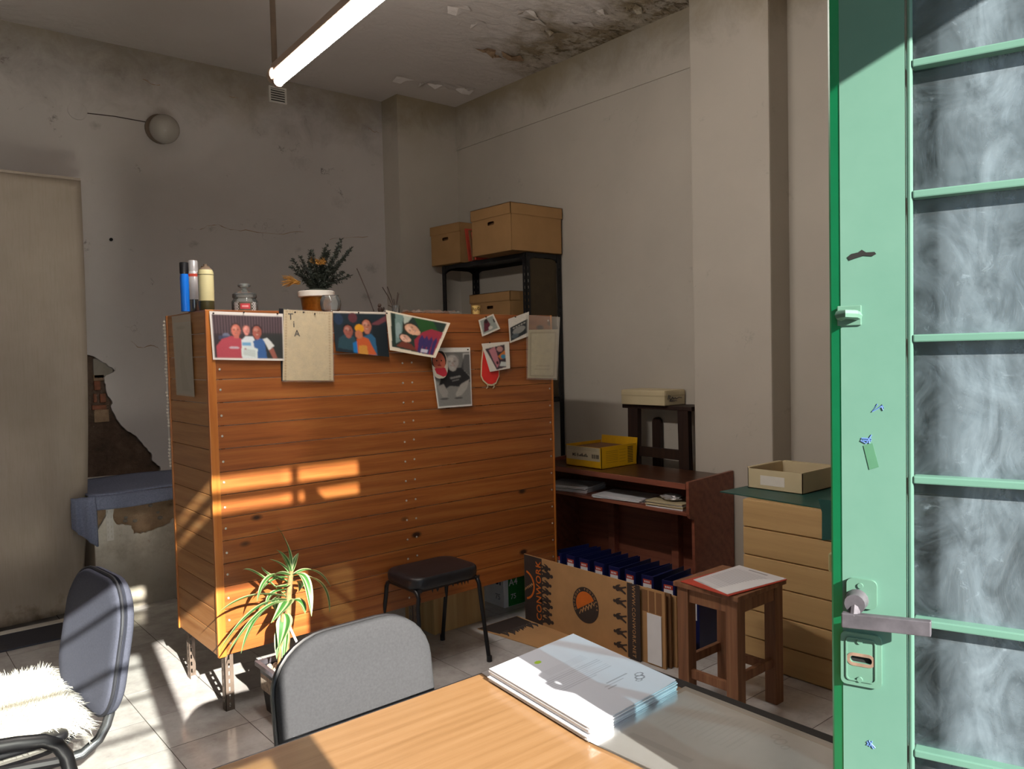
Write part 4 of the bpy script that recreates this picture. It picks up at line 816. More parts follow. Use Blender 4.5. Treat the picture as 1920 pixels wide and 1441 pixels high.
def archive_box(label, x0, x1, y0, y1, z0, z1, yaw, lidh, hole_face='X', lean=0):
    c = Vector(((x0+x1)/2, (y0+y1)/2, z0)); t = thing('archive_box', label, 'box', tuple(c), 'brown archive boxes on the steel shelf', yaw)
    hx, hy = (x1-x0)/2, (y1-y0)/2; h = z1-z0; th = .004
    # -X wall with the hand hole
    loop = [(-hy, 0), (hy, 0), (hy, h-.01), (-hy, h-.01)]; slot = roundrect(.085, .028, .013, 4, 0, h-lidh-.045)
    me = curve_mesh([loop, slot], th); place_mesh(me, (-hx+th/2, 0, 0), (0, -1, 0), (0, 0, 1)); link('hand_hole_side', me, 'box_brown', t, local=True)
    MB().box((hx-th, -hy, 0), (hx, hy, h-.01)).build('side', 'box_brown', t, local=True)
    for s in (-1, 1): MB().hexa([Vector(p) for p in ((-hx+.006, s*hy-(th if s > 0 else 0), 0), (hx, s*hy-(th if s > 0 else 0), 0), (hx, s*hy+(th if s < 0 else 0), 0), (-hx+.006, s*hy+(th if s < 0 else 0), 0), (-hx+.010, s*hy-(th if s > 0 else 0), h-.01), (hx, s*hy-(th if s > 0 else 0), h-.01), (hx, s*hy+(th if s < 0 else 0), h-.01), (-hx+.010, s*hy+(th if s < 0 else 0), h-.01))]).build('side', 'box_brown', t, local=True)
    MB().box((-hx, -hy, 0), (hx, hy, th)).build('bottom', 'box_brown', t, local=True)
    e = .007; mb = MB(); zz0 = h-lidh
    for a, b in (((-hx-e, -hy-e, zz0), (-hx-e+th, hy+e, h)), ((hx+e-th, -hy-e, zz0), (hx+e, hy+e, h)), ((-hx-e, -hy-e, zz0), (hx+e, -hy-e+th, h)), ((-hx-e, hy+e-th, zz0), (hx+e, hy+e, h)), ((-hx-e, -hy-e, h-th), (hx+e, hy+e, h))): mb.box(a, b)
    mb.build('lid', 'box_brown', t, local=True)
    MB().box((-hx+.05, -hy+.03, th), (hx-.03, hy-.03, h*.8)).build('files_inside', 'cardin', t, local=True)
    return t
archive_box('larger brown archive box on the right of the shelf top', 3.885, 4.415, 4.575, 5.06, 2.361, 2.725, 0, .085)
archive_box('smaller brown archive box at the far end of the shelf top', 4.00, 4.36, 5.41, 5.80, 2.361, 2.70, math.radians(4), .075)
archive_box('brown archive box on the second shelf down', 4.075, 4.41, 4.83, 5.35, 1.79, 2.08, 0, .075)
# red folders squeezed between the two top boxes
for k, y in enumerate((5.20, 5.24, 5.29)):
    tag(MB().hexa([Vector(p) for p in ((4.03, y, 2.362), (4.33, y, 2.362), (4.33, y+.018, 2.362), (4.03, y+.018, 2.362), (4.04, y+.06, 2.60+.02*k), (4.33, y+.06, 2.60+.02*k), (4.33, y+.075, 2.60+.02*k), (4.04, y+.075, 2.60+.02*k))]).build('leaning_folder', ('red', 'cardin', 'red')[k]), ('red folder leaning outermost between the archive boxes', 'brown folder leaning between the two red folders', 'red folder leaning against the smaller archive box')[k], 'folder', 'folders between the archive boxes')

# ================================================================== SMALL RED-BROWN DESK ON THE RIGHT
KX0, KX1, KY0, KY1, KZ = 3.77, 4.225, 2.87, 4.25, .78
dk = thing('computer_desk', 'small reddish brown laminate desk with an open paper shelf by the right wall', 'desk', ((KX0+KX1)/2, (KY0+KY1)/2, 0))
MB().bbox((KX0, KY0+.02, KZ-.032), (KX1, KY1-.02, KZ), .003).build('desk_top', 'desk2_top', dk)
MB().bbox((KX0-.006, KY0+.02, KZ-.034), (KX0+.002, KY1-.02, KZ+.001), .002).build('front_edge_strip', 'desk2', dk)
MB().bbox((KX0+.006, KY0+.02, .585), (KX1-.05, KY1-.02, .605), .002).build('paper_shelf', 'desk2', dk)
for y in (KY0, KY1-.02):
    n = 5; pl_ = [(KX0, y, KZ+.012), (KX0, y, .60), (KX0+.012, y, .575), (KX0+.05, y, .56), (KX0+.055, y, 0), (KX1, y, 0), (KX1, y, KZ+.03)]
    MB().prism(pl_, (0, .02, 0)).build('side_panel', 'desk2', dk)
MB().box((KX1-.02, KY0+.02, .0), (KX1-.005, KY1-.02, .72)).build('back_panel', 'desk2', dk)
for y in (3.25, 3.82): MB().bbox((KX1-.075, y, 0), (KX1-.022, y+.06, .584), .004).build('rear_upright', 'desk2', dk)
def stack(label, x0, y0, x1, y1, z, n, mat, rot, grp, dz=.004, seed=0, name='paper_stack'):
    t = thing(name, label, 'papers', ((x0+x1)/2, (y0+y1)/2, z), grp, rot); r = random.Random(seed); hx, hy = (x1-x0)/2, (y1-y0)/2
    for k in range(n):
        a = r.uniform(-.05, .05); dx = r.uniform(-.008, .008); c_, s_ = math.cos(a), math.sin(a); zz = k*dz
        P_ = [Vector((dx+p*c_-q_*s_, p*s_+q_*c_, zz)) for p, q_ in ((-hx, -hy), (hx, -hy), (hx, hy), (-hx, hy))]
        MB().hexa(P_+[p+Vector((0, 0, dz*.8)) for p in P_]).build('sheaf', mat if k % 3 else 'paper', t, local=True)
    return t
stack('loose white papers at the far end of the desk shelf', 3.785, 3.80, 4.05, 4.16, .606, 6, 'paper', .25, 'papers on the desk shelf', .007, 1)
stack('white papers in the middle of the desk shelf', 3.79, 3.30, 4.05, 3.68, .606, 4, 'paper', .15, 'papers on the desk shelf', .005, 2)
stack('yellowed ragged papers at the near end of the desk shelf', 3.79, 2.95, 4.02, 3.22, .606, 5, 'creamcard', .1, 'papers on the desk shelf', .008, 3)
cl = thing('crumpled_bag', 'crumpled pale plastic bag lying on the ragged papers in the desk shelf', 'bag', (3.86, 3.07, .648)); rq = random.Random(9); bm = bmesh.new(); bmesh.ops.create_icosphere(bm, subdivisions=3, radius=.05)
for v in bm.verts: v.co = v.co*rq.uniform(.75, 1.1); v.co.z *= .45
MB().bm(bm, Matrix.Translation((3.86, 3.07, .668))@Matrix.Diagonal((1, 1.5, 1, 1))).build('film', 'alu', cl)
# yellow box on the desk
b0 = onZ(1128, 880, KZ); yx0, yy0 = b0.x, b0.y; yx1, yy1 = 4.215, 4.0; yh = .15
yb = thing('yellow_box', 'open yellow printed carton on the small desk', 'box', ((yx0+yx1)/2, (yy0+yy1)/2, KZ))
for a, b, nm in (((yx0, yy0, KZ+.001), (yx0+.004, yy1, KZ+yh-.006), 'end_wall'), ((yx0, yy0, KZ+.001), (yx1, yy0+.004, KZ+yh), 'long_wall'), ((yx0, yy1-.004, KZ+.001), (yx1, yy1, KZ+yh), 'long_wall'), ((yx0, yy0, KZ+.001), (yx1, yy1, KZ+.006), 'bottom')): MB().box(a, b).build(nm, 'yellow', yb)
MB().hexa([Vector(p) for p in ((yx1-.004, yy0, KZ+.02), (yx1, yy0, KZ+.02), (yx1, yy1, KZ+.02), (yx1-.004, yy1, KZ+.02), (yx1+.015, yy0, KZ+yh+.035), (yx1+.019, yy0, KZ+yh+.035), (yx1+.019, yy1, KZ+yh+.035), (yx1+.015, yy1, KZ+yh+.035))]).build('back_wall', 'yellow', yb)
MB().box((yx0+.006, yy0+.006, KZ+.007), (yx1-.006, yy1-.006, KZ+yh-.02)).build('brown_contents', 'cardin', yb)
PY_ = Paint(90, 50, '#b9ad93'); 
for k in range(3): PY_.rect(.05, .08+k*.08, .9, .11+k*.08, '#7d725a', .7)
for k in range(12): PY_.rect(.74+k*.018, .5, .747+k*.018+.004*(k % 3), .8, '#1a1a1a')
sheet('label', [Vector((yx0-.001, yy1-.004, KZ+yh-.008)), Vector((yx0-.001, yy0+.012, KZ+yh-.008)), Vector((yx0-.001, yy0+.012, KZ+.05)), Vector((yx0-.001, yy1-.004, KZ+.05))], PY_, yb, None, 'vcol', (-1, 0, 0))
text('MS B', .030, (yx0-.0018, (yy0+yy1)/2+.075, KZ+.082), (0, -1, 0), (0, 0, 1), 'print_dark', yb)
for k in range(7): MB().box((yx0-.0022, (yy0+yy1)/2+.03-k*.012, KZ+.074), (yx0-.0012, (yy0+yy1)/2+.038-k*.012, KZ+.084+.006*(k % 3))).build('smudged_print', 'print_dark', yb)
PL = Paint(120, 50, '#d6a412')
for k in range(7): PL.rect(.12, .22+k*.085, .46, .245+k*.085, '#6a5210', .7)
for k in range(5): PL.rect(.50, .2+k*.14, .68, .23+k*.14, '#7a5c10', .6)
for k in range(10): PL.rect(.74, .12+k*.08, .90, .155+k*.08, '#1c1a16')
sheet('side_print', [Vector((yx0+.004, yy0-.001, KZ+yh-.002)), Vector((yx1, yy0-.001, KZ+yh-.002)), Vector((yx1, yy0-.001, KZ+.004)), Vector((yx0+.004, yy0-.001, KZ+.004))], PL, yb)
# dark old stool standing on the desk with a cream box on its seat
ks = thing('dark_high_stool', 'dark old wooden high stool standing behind the small desk against the wall', 'stool', (4.34, 3.5, 0))
MB().bbox((4.245, 3.20, 1.168), (4.435, 3.81, 1.198), .006).build('seat', 'darkwood', ks)
for (y, dy, w_) in ((3.235, -.02, .085), (3.67, .015, .09)): MB().hexa([Vector(p) for p in ((4.25, y+dy, 0), (4.29, y+dy, 0), (4.29, y+dy+w_, 0), (4.25, y+dy+w_, 0), (4.25, y, 1.17), (4.29, y, 1.17), (4.29, y+w_, 1.17), (4.25, y+w_, 1.17))]).build('leg', 'darkwood', ks)
for y in (3.205, 3.61):
    prof = [(0, 0), (.075, 0)]+[(.0375+.0375*math.cos(math.radians(a)), 1.06+.0375*math.sin(math.radians(a))) for a in range(0, 181, 30)]
    MB().prism([(4.40, y+a-.02, b) for a, b in prof], (.03, 0, 0)).build('rear_board', 'darkwood', ks)
MB().bbox((4.262, 3.32, .83), (4.285, 3.68, .90), .003).build('stretcher', 'darkwood', ks)
cbx = thing('lidded_box', 'shallow cream lidded box with scrawled writing resting on the dark high stool', 'box', (4.315, 3.585, 1.199), None, 0)
MB().bbox((-.11, -.195, 0), (.11, .195, .07), .006).build('base', 'creamcard', cbx, local=True); MB().bbox((-.113, -.198, .055), (.113, .198, .105), .014).build('lid', 'creamcard', cbx, local=True)
scr = [(-.08, .03), (-.07, .06), (-.055, .055), (-.065, .035), (-.04, .03), (-.03, .045), (-.02, .03), (0, .04), (.01, .03), (.04, .04), (.07, .035)]
MB().tube([(a, -.1995, b+.012) for a, b in scr], .0022, 5).build('scrawled_writing', 'ink', cbx, local=True); MB().tube([(a*.5-.02, -.1995, b*.5+.012) for a, b in scr], .002, 5).build('scrawled_writing', 'ink', cbx, local=True)
# purple roll
t = thing('foam_roll', 'purple rolled foam mat standing between cabinet and small desk', 'mat', (3.385, 3.72, 0))
MB().lathe([(.072, 0), (.072, .64), (.068, .645), (.05, .64)], (3.385, 3.72, 0), 24).build('roll', 'purple', t, True)

# ------------------------------------------------------------------ binders under the desk
BXS = 3.30
bdy = [(3.52, -.10), (3.40, -.05), (3.285, .03), (3.165, -.03), (3.045, .05), (2.925, -.04), (2.80, .06), (2.655, .10), (2.50, .02)]
for k, (y, rot) in enumerate(bdy):
    lab = ('navy lever-arch binder at the far end of the row under the desk', 'second navy binder from the far end under the desk', 'third navy binder from the far end under the desk', 'fourth navy binder from the far end under the desk', 'fifth navy binder from the far end under the desk', 'sixth navy binder from the far end under the desk', 'navy binder with a white spine label third from the stool', 'navy binder with a long white spine label second from the stool', 'navy binder at the near end beside the wooden stool')[k]
    t = thing('ring_binder', lab, 'binder', (BXS, y, 0), 'navy binders in a row under the small desk', rot); hh = .345
    MB().bbox((0, -.04, 0), (.006, .04, hh), .002).build('spine', 'blue', t, local=True)
    for s in (-1, 1): MB().bbox((.002, s*.04-.002, 0), (.29, s*.04+.002, hh), .001).build('cover', 'blue', t, local=True)
    MB().box((.012, -.036, .008), (.28, .036, hh-.03)).build('pages', 'blue', t, local=True)
    MB().box((-.0012, -.028, hh-.17), (.0004, .028, hh-.045)).build('label', 'paper', t, local=True); MB().box((-.0016, -.028, hh-.045), (.0004, .028, hh-.022)).build('red_label_top', 'red', t, local=True)
    for q_ in range(4): MB().box((-.002, -.016+q_*.010, hh-.039), (-.0010, -.010+q_*.010, hh-.029)).build('printed_mark', 'paper', t, local=True)

# ------------------------------------------------------------------ flattened printed carton
WX = 3.005
cw = thing('printed_carton', 'flattened brown shoe carton printed CONWORK standing on its flap before the binders', 'carton', (WX, 3.0, 0))
cy0, cy1, chh = 2.665, 3.49, .395
MB().box((WX, cy0-.01, 0), (WX+.006, cy1, chh)).build('panel', 'card', cw)
MB().hexa([Vector(p) for p in ((2.70, 3.56, .001), (2.80, 2.72, .001), (WX, 2.67, .001), (WX, 3.565, .001), (2.70, 3.56, .005), (2.80, 2.72, .005), (WX, 2.67, .005), (WX, 3.565, .005))]).build('floor_flap', 'card', cw)
fy = WX-.0012
def band(y0, y1, z0, z1, mat, name, dx=0): MB().box((fy-dx, y0, z0), (fy-dx+.0015, y1, z1)).build(name, mat, cw)
band(3.335, 3.488, .0, .393, 'print_dark', 'dark_print_band'); band(2.60, 2.665+.02, .0, .393, 'print_dark', 'dark_print_band')
MB().hexa([Vector(p) for p in ((2.70, 3.555, .0052), (2.735, 3.40, .0052), (2.99, 3.42, .0052), (2.995, 3.56, .0052), (2.70, 3.555, .0058), (2.735, 3.40, .0058), (2.99, 3.42, .0058), (2.995, 3.56, .0058))]).build('dark_print_band', 'print_dark', cw)
text('CONWORK', .060, (fy-.0006, 3.362, .20), (0, 0, 1), (0, 1, 0), 'print_orange', cw, squash=1.0, space=1.12)
text('WWW.CONWORK.NET', .030, (fy-.0006, 2.642, .20), (0, 0, -1), (0, -1, 0), 'card', cw, space=1.22)
def ring(c, ro, ri, mat, name, dx):
    lo = [[(ro*math.cos(2*math.pi*k/40), ro*math.sin(2*math.pi*k/40)) for k in range(40)]]
    if ri: lo.append([(ri*math.cos(2*math.pi*k/40), ri*math.sin(2*math.pi*k/40)) for k in range(40)])
    me = curve_mesh(lo, .0006); place_mesh(me, (fy-dx, c[0], c[1]), (0, -1, 0), (0, 0, 1)); return link(name, me, mat, cw)
E1 = (2.985, .205); ring(E1, .098, 0, 'print_dark', 'emblem_disc', .0004)
ring((E1[0], E1[1]+.002), .072, 0, 'print_orange', 'emblem_sun', .0010)
# shoe-sole half of the emblem
lo = [[(.074*math.cos(math.radians(a)), .074*math.sin(math.radians(a))) for a in range(-150, 31, 10)]]
me = curve_mesh(lo, .0006); place_mesh(me, (fy-.0016, E1[0], E1[1]), (0, -1, 0), (0, 0, 1)); link('emblem_sole', me, 'print_dark', cw)
def treads(c, dx, s=1.0, mat='card'):
    for k in range(5):
        pts = [(-.045+k*.022, -.055+k*.012), (-.032+k*.020, -.030+k*.014), (-.022+k*.022, -.036+k*.012), (-.012+k*.020, -.012+k*.010)]
        mb = MB(); mb.tube([(fy-dx, c[0]-a*s, c[1]+b*s) for a, b in pts], .0042*s, 6); mb.build('sole_tread', mat, cw)
treads(E1, .0012)
for i, ch in enumerate('OUTDOOR FOOTWEAR'):
    a = math.radians(205-i*14); r = .085
    if ch != ' ': text(ch, .017, (fy-.0012, E1[0]-r*math.cos(a), E1[1]+r*math.sin(a)), (0, -math.sin(a), -math.cos(a)), (0, -math.cos(a), math.sin(a)), 'card', cw)
E2 = (3.486, .215)
lo = [[(.088*math.cos(math.radians(a)), .088*math.sin(math.radians(a))) for a in range(-78, 79, 6)]+[(.076*math.cos(math.radians(a)), .076*math.sin(math.radians(a))) for a in range(78, -79, -6)]]
me = curve_mesh(lo, .0006); place_mesh(me, (fy-.0008, E2[0], E2[1]), (0, -1, 0), (0, 0, 1)); link('emblem_ring', me, 'print_orange', cw)
treads((E2[0]-.030, E2[1]), .0006, .62)
# walking-figure silhouettes along both dark bands
rs = random.Random(21)
WALK = [(-.030, .016), (-.034, .010), (-.012, .004), (-.004, .000), (-.030, -.012), (-.027, -.019), (.000, -.009), (.010, -.008), (.024, -.013), (.031, -.010), (.036, -.004), (.041, -.007), (.049, -.006), (.053, -.001), (.050, .005), (.043, .006), (.038, .004), (.032, .010), (.020, .015), (.006, .018), (.004, .014), (.018, .009), (.008, .007), (-.006, .009)]
def figure(y, z, s, lean):
    me = curve_mesh([[(a*s, b*abs(s)*1.15+a*lean*6) for a, b in WALK]], .0006); place_mesh(me, (fy-.0004, y, z), (0, -1, 0), (0, 0, 1)); link('walker_silhouette', me, 'print_dark', cw)
for k, z in enumerate((.045, .085, .125, .165, .205, .255, .30, .345)): figure(3.318, z+rs.uniform(-.006, .006), rs.uniform(1.1, 1.6), rs.uniform(-.004, .004))
for k, z in enumerate((.05, .12, .20, .28, .35)): figure(2.725, z, -1.1, rs.uniform(-.004, .004))
mb = MB()
for k in range(12):
    x = 2.75+k*.02; y = 3.38-rs.uniform(0, .05); mb.tube([(x, 3.41, .0056), (x+.01, y+.02, .0056), (x, y, .0056)], [.006, .008, .003], 5)
mb.build('printed_crowd', 'print_dark', cw)
me = curve_mesh([[(.085*math.cos(2*math.pi*k/36), .085*math.sin(2*math.pi*k/36)) for k in range(36)]], .0006); place_mesh(me, (2.90, 3.02, .0058), (1, 0, 0), (0, 1, 0)); link('emblem_disc', me, 'print_dark', cw)
me = curve_mesh([[(.062*math.cos(2*math.pi*k/36), .062*math.sin(2*math.pi*k/36)) for k in range(36)]], .0006); place_mesh(me, (2.90, 3.02, .0064), (1, 0, 0), (0, 1, 0)); link('emblem_sun', me, 'card', cw)
# other folded cartons at its near end
for k, (x, y0, y1, h, m_, lab) in enumerate(((3.022, 2.455, 2.64, .385, 'card', 'folded plain brown carton directly behind the printed carton'), (3.052, 2.445, 2.60, .375, 'cardin', 'folded darker brown carton behind the plain one'), (3.08, 2.43, 2.58, .36, 'card', 'third folded brown carton beside the binders'))):
    t = thing('folded_carton', lab, 'carton', (x, (y0+y1)/2, 0), 'folded cartons beside the printed one')
    MB().box((x, y0, 0), (x+.006, y1, h)).build('panel', m_, t); MB().box((x+.010, y0+.004, 0), (x+.016, y1, h-.004)).build('panel', m_, t)
    if k == 0:
        for q_ in range(3): MB().box((x-.0012, y0+.02+q_*.045, .265), (x, y0+.055+q_*.045, .375)).build('fold_flap', 'cardin', t)
tag(MB().box((3.016, 2.475, .01), (3.019, 2.565, .262)).build('white_card_strip', 'paper'), 'plain white card standing against the folded cartons', 'card')

# ------------------------------------------------------------------ ream and crate under the cabinet
rx0, ry0 = 3.045, 3.735
rm = thing('paper_ream', 'white and green ream of A4 copier paper under the cabinet', 'paper ream', (rx0+.1, ry0+.12, 0))
MB().bbox((rx0, ry0, 0), (rx0+.21, ry0+.30, .24), .004).build('wrapper', 'paper', rm)
MB().box((rx0+.035, ry0-.0012, .004), (rx0+.208, ry0, .236)).build('green_panel', 'greenprint', rm)
text('Autor', .085, (rx0-.001, ry0+.115, .165), (0, -1, 0), (0, 0, 1), 'darkblue', rm); text('75', .05, (rx0-.001, ry0+.06, .06), (0, -1, 0), (0, 0, 1), 'inkpale', rm)
text('A4', .06, (rx0+.075, ry0-.002, .15), (1, 0, 0), (0, 0, 1), 'paper', rm); text('75', .045, (rx0+.075, ry0-.002, .06), (1, 0, 0), (0, 0, 1), 'paper', rm)
ky = 3.655
kr = thing('plywood_crate', 'pale plywood box under the cabinet behind the black stool', 'crate', (2.64, ky+.15, 0))
MB().bbox((2.465, ky, 0), (2.825, ky+.30, .25), .003).build('body', 'ply', kr)
MB().bbox((2.463, ky-.004, 0), (2.482, ky, .252), .001).build('edge_batten', 'ply', kr); MB().bbox((2.808, ky-.004, 0), (2.827, ky, .252), .001).build('edge_batten', 'ply', kr)

# ------------------------------------------------------------------ black vinyl stool
bs = thing('vinyl_stool', 'low stool with a worn black vinyl seat and splayed black tube legs', 'stool', (2.25, 3.34, 0))
sx0, sx1, sy0, sy1, szt = 2.045, 2.455, 3.185, 3.488, .50
MB().cushion(roundrect(sx1-sx0, sy1-sy0, .07, 6), ((sx0+sx1)/2, (sy0+sy1)/2, szt-.032), (1, 0, 0), (0, 1, 0), (0, 0, 1), .030, .034).build('seat', 'vinyl', bs, True)
MB().box((sx0+.03, sy0+.03, szt-.08), (sx1-.03, sy1-.03, szt-.06)).build('seat_board', 'darkwood', bs)
for x, s in ((sx0+.02, -1), (sx1-.02, 1)):
    path = [(x+s*.02, 3.143, 0), (x+s*.006, sy0+.005, .36)]+[Vector((x, sy0+.05-.05*math.cos(math.radians(a)), .385+.05*math.sin(math.radians(a)))) for a in (20, 50, 80)]+[Vector((x, sy1-.05+.05*math.cos(math.radians(a)), .385+.05*math.sin(math.radians(a)))) for a in (80, 50, 20)]+[(x+s*.006, sy1-.005, .36), (x+s*.02, 3.56, 0)]
    h = len(path)//2
    MB().tube(path[:h+1], .011, 10).build('leg', 'blackmetal', bs, True); MB().tube(path[h:], .011, 10).build('leg', 'blackmetal', bs, True)
    for y in (3.143, 3.56): MB().lathe([(.014, .001), (.014, .03)], (x+s*.02, y, 0), 10).build('rubber_foot', 'black', bs, True)
mb = MB(); rt_ = random.Random(5)
for k in range(26):
    x = rt_.uniform(sx0+.02, sx1-.02); l = rt_.uniform(.006, .028); mb.add([(x, sy0+.012, szt-.058), (x+.02, sy0+.012, szt-.058), (x+.012, sy0+.010, szt-.064-l)], [(0, 1, 2)])
mb.build('torn_fringe', 'vinyl', bs)['kind'] = 'stuff'

# ------------------------------------------------------------------ wooden stool with papers
wx0, wx1, wy0, wy1, wz = 2.775, 3.125, 1.875, 2.185, .553
ws = thing('wooden_stool', 'square reddish wooden stool with low stretchers standing before the drawers', 'stool', ((wx0+wx1)/2, (wy0+wy1)/2, 0))
MB().bbox((wx0-.012, wy0-.012, wz-.022), (wx1+.012, wy1+.012, wz), .004).build('seat', 'oldwood', ws)
lw = .058
for x in (wx0, wx1-lw):
    for y in (wy0, wy1-lw): MB().bbox((x, y, 0), (x+lw, y+lw, wz-.022), .004).build('leg', 'oldwood', ws)
for y in (wy0+.008, wy1-.028):
    MB().bbox((wx0+lw, y, wz-.085), (wx1-lw, y+.02, wz-.024), .003).build('apron', 'oldwood', ws); MB().bbox((wx0+lw-.01, y+.008, .165), (wx1-lw+.01, y+.03, .205), .003).build('stretcher', 'oldwood', ws)
for x in (wx0+.008, wx1-.028):
    MB().bbox((x, wy0+lw, wz-.085), (x+.02, wy1-lw, wz-.024), .003).build('apron', 'oldwood', ws); MB().bbox((x+.008, wy0+lw-.01, .125), (x+.03, wy1-lw+.01, .165), .003).build('stretcher', 'oldwood', ws)
def zq(z, *pts): return [onZ(u, v, z) for u, v in pts]
q_ = zq(wz+.003, (1276, 1090), (1385, 1062), (1476, 1087), (1366, 1118))
rf = thing('red_folder', 'orange-red card folder under the printed sheets on the wooden stool', 'folder', tuple(sum(q_, Vector())/4-Vector((0, 0, .003))))
MB().hexa([q_[3], q_[2], q_[1], q_[0]]+[p+Vector((0, 0, .003)) for p in (q_[3], q_[2], q_[1], q_[0])]).build('cover', 'red', rf)
PW = Paint(90, 110, '#d3d3d8'); PW.rect(.3, .06, .7, .1, '#6a6a75', .7)
for k in range(17): PW.rect(.1, .15+k*.045, .9-.15*((k*7) % 3 == 0), .165+k*.045, '#8a8a96', .55)
q2 = zq(wz+.008, (1300, 1086), (1386, 1059), (1474, 1084), (1364, 1113))
t = thing('printed_sheets', 'white printed sheets lying on the red folder on the wooden stool', 'papers', tuple(sum(q2, Vector())/4-Vector((0, 0, .002))))
sheet('top_sheet', (q2[1], q2[2], q2[3], q2[0]), PW, t, lambda x, y: .003*math.sin(x*5)*y, 'vcol', (0, 0, 1))
MB().hexa([p-Vector((0, 0, .002)) for p in (q2[3], q2[2], q2[1], q2[0])]+[p-Vector((0, 0, .0005)) for p in (q2[3], q2[2], q2[1], q2[0])]).build('lower_sheets', 'paper', t)

# ------------------------------------------------------------------ drawers
HX, hy0, hy1, hz = 3.38, 1.45, 2.245, .828
ch = thing('drawer_chest', 'pale yellow wooden chest of flush drawers beside the green door', 'drawers', (3.75, 1.85, 0))
MB().box((HX+.012, hy0, 0), (4.12, hy1, hz)).build('carcass', 'chest', ch)
nz = 6; dh = hz/nz
for k in range(nz): MB().bbox((HX, hy0+.002, .006+k*dh), (HX+.016, hy1-.002, (k+1)*dh-.001), .0022).build('drawer_front', 'chest', ch)
q_ = zq(hz+.002, (1350, 926), (1393, 915), (1545, 905), (1541, 936))
fo_ = thing('teal_folder', 'dark teal plastic folder overhanging the chest of drawers', 'folder', (3.7, 2.2, hz))
PT = [Vector((3.455, 2.43, hz+.001)), Vector((3.39, 1.62, hz+.001)), Vector((3.95, 1.60, hz+.001)), Vector((3.98, 2.41, hz+.001))]
MB().hexa([PT[0], PT[1], PT[2], PT[3]]+[p+Vector((0, 0, .005)) for p in PT]).build('cover', 'teal', fo_)
MB().prism([onX(u, v, HX-.006) for u, v in ((1534, 935), (1560, 938), (1560, 1012), (1541, 1012), (1541, 960))], (.003, 0, 0)).build('hanging_flap', 'teal', fo_)
c0 = onZ(1505, 927, hz+.006)
ob = thing('open_cream_box', 'shallow open cream cardboard tray on the chest of drawers', 'box', (c0.x+.2, c0.y+.15, hz+.006), None, 0)
bx0, by0, bx1, by1, bhh = c0.x, c0.y, c0.x+.34, c0.y+.315, .105
for a, b in (((bx0, by0, 0), (bx0+.004, by1, bhh)), ((bx1-.004, by0, 0), (bx1, by1, bhh)), ((bx0, by0, 0), (bx1, by0+.004, bhh)), ((bx0, by1-.004, 0), (bx1, by1, bhh))):
    MB().box((a[0], a[1], hz+.006), (b[0], b[1], hz+.006+bhh)).build('wall', 'creamcard', ob)
MB().box((bx0, by0, hz+.006), (bx1, by1, hz+.010)).build('bottom', 'cardin', ob)
for (a, b) in (((bx0-.02, by0-.01, hz+bhh+.006), (bx1, by0+.012, hz+bhh+.009)), ((bx1-.02, by0, hz+bhh+.006), (bx1+.03, by1, hz+bhh+.009)), ((bx0, by1-.012, hz+bhh+.006), (bx1, by1+.02, hz+bhh+.009))): MB().box((a[0]+.02, a[1]+.01, a[2]), (b[0], b[1], b[2])).build('rim_flap', 'creamcard', ob)
MB().box((bx0-.001, by0+.10, hz+.03), (bx0, by0+.24, hz+.08)).build('torn_label', 'white', ob)

# ================================================================== FOREGROUND
# ---- black pot with striped dracaena
pt = thing('dracaena_pot', 'striped dracaena in a black square pot in front of the cabinet', 'potted plant', (1.46, 3.30, 0))
px0, px1, py0, py1, phh = 1.355, 1.555, 3.19, 3.42, .215
hb = [(px0+.02, py0+.02, .0), (px1-.02, py0+.02, 0), (px1-.02, py1-.02, 0), (px0+.02, py1-.02, 0), (px0, py0, phh), (px1, py0, phh), (px1, py1, phh), (px0, py1, phh)]
mb = MB().hexa([Vector(p) for p in hb]); mb.f = [f for f in mb.f if f != (4, 5, 6, 7)]; mb.build('pot', 'black', pt).modifiers.new('t', 'SOLIDIFY').thickness = .004
me = curve_mesh([[(px0-.014, py0-.014), (px1+.014, py0-.014), (px1+.014, py1+.014), (px0-.014, py1+.014)], [(px0+.004, py0+.004), (px1-.004, py0+.004), (px1-.004, py1-.004), (px0+.004, py1-.004)]], .02); me.transform(Matrix.Translation((0, 0, phh))); me.materials.clear(); link('rim', me, 'greymetal', pt)
MB().box((px0+.004, py0+.004, .1), (px1-.004, py1-.004, phh-.02)).build('soil', 'soil', pt)
rd = random.Random(6)
for k in range(26):
    bm = bmesh.new(); bmesh.ops.create_icosphere(bm, subdivisions=1, radius=rd.uniform(.008, .018)); MB().bm(bm, Matrix.Translation((rd.uniform(px0+.02, px1-.02), rd.uniform(py0+.02, py1-.02), phh-.018))).build('pebble', 'soil', pt)
s1 = [onY(532, 1250, 3.30), onY(538, 1190, 3.30), onY(541, 1120, 3.30), onY(546, 1070, 3.30)]
MB().tube(s1, [.017, .016, .014, .010], 10).build('stem', 'bark', pt, True)
s2 = [onY(524, 1250, 3.29), onY(527, 1200, 3.28), onY(530, 1150, 3.28)]
MB().tube(s2, [.010, .009, .007], 8).build('stem', 'bark', pt, True)
MB().tube([onY(562, 1215, 3.26), onY(541, 1170, 3.28)], .0055, 8).build('support_stick', 'white', pt)
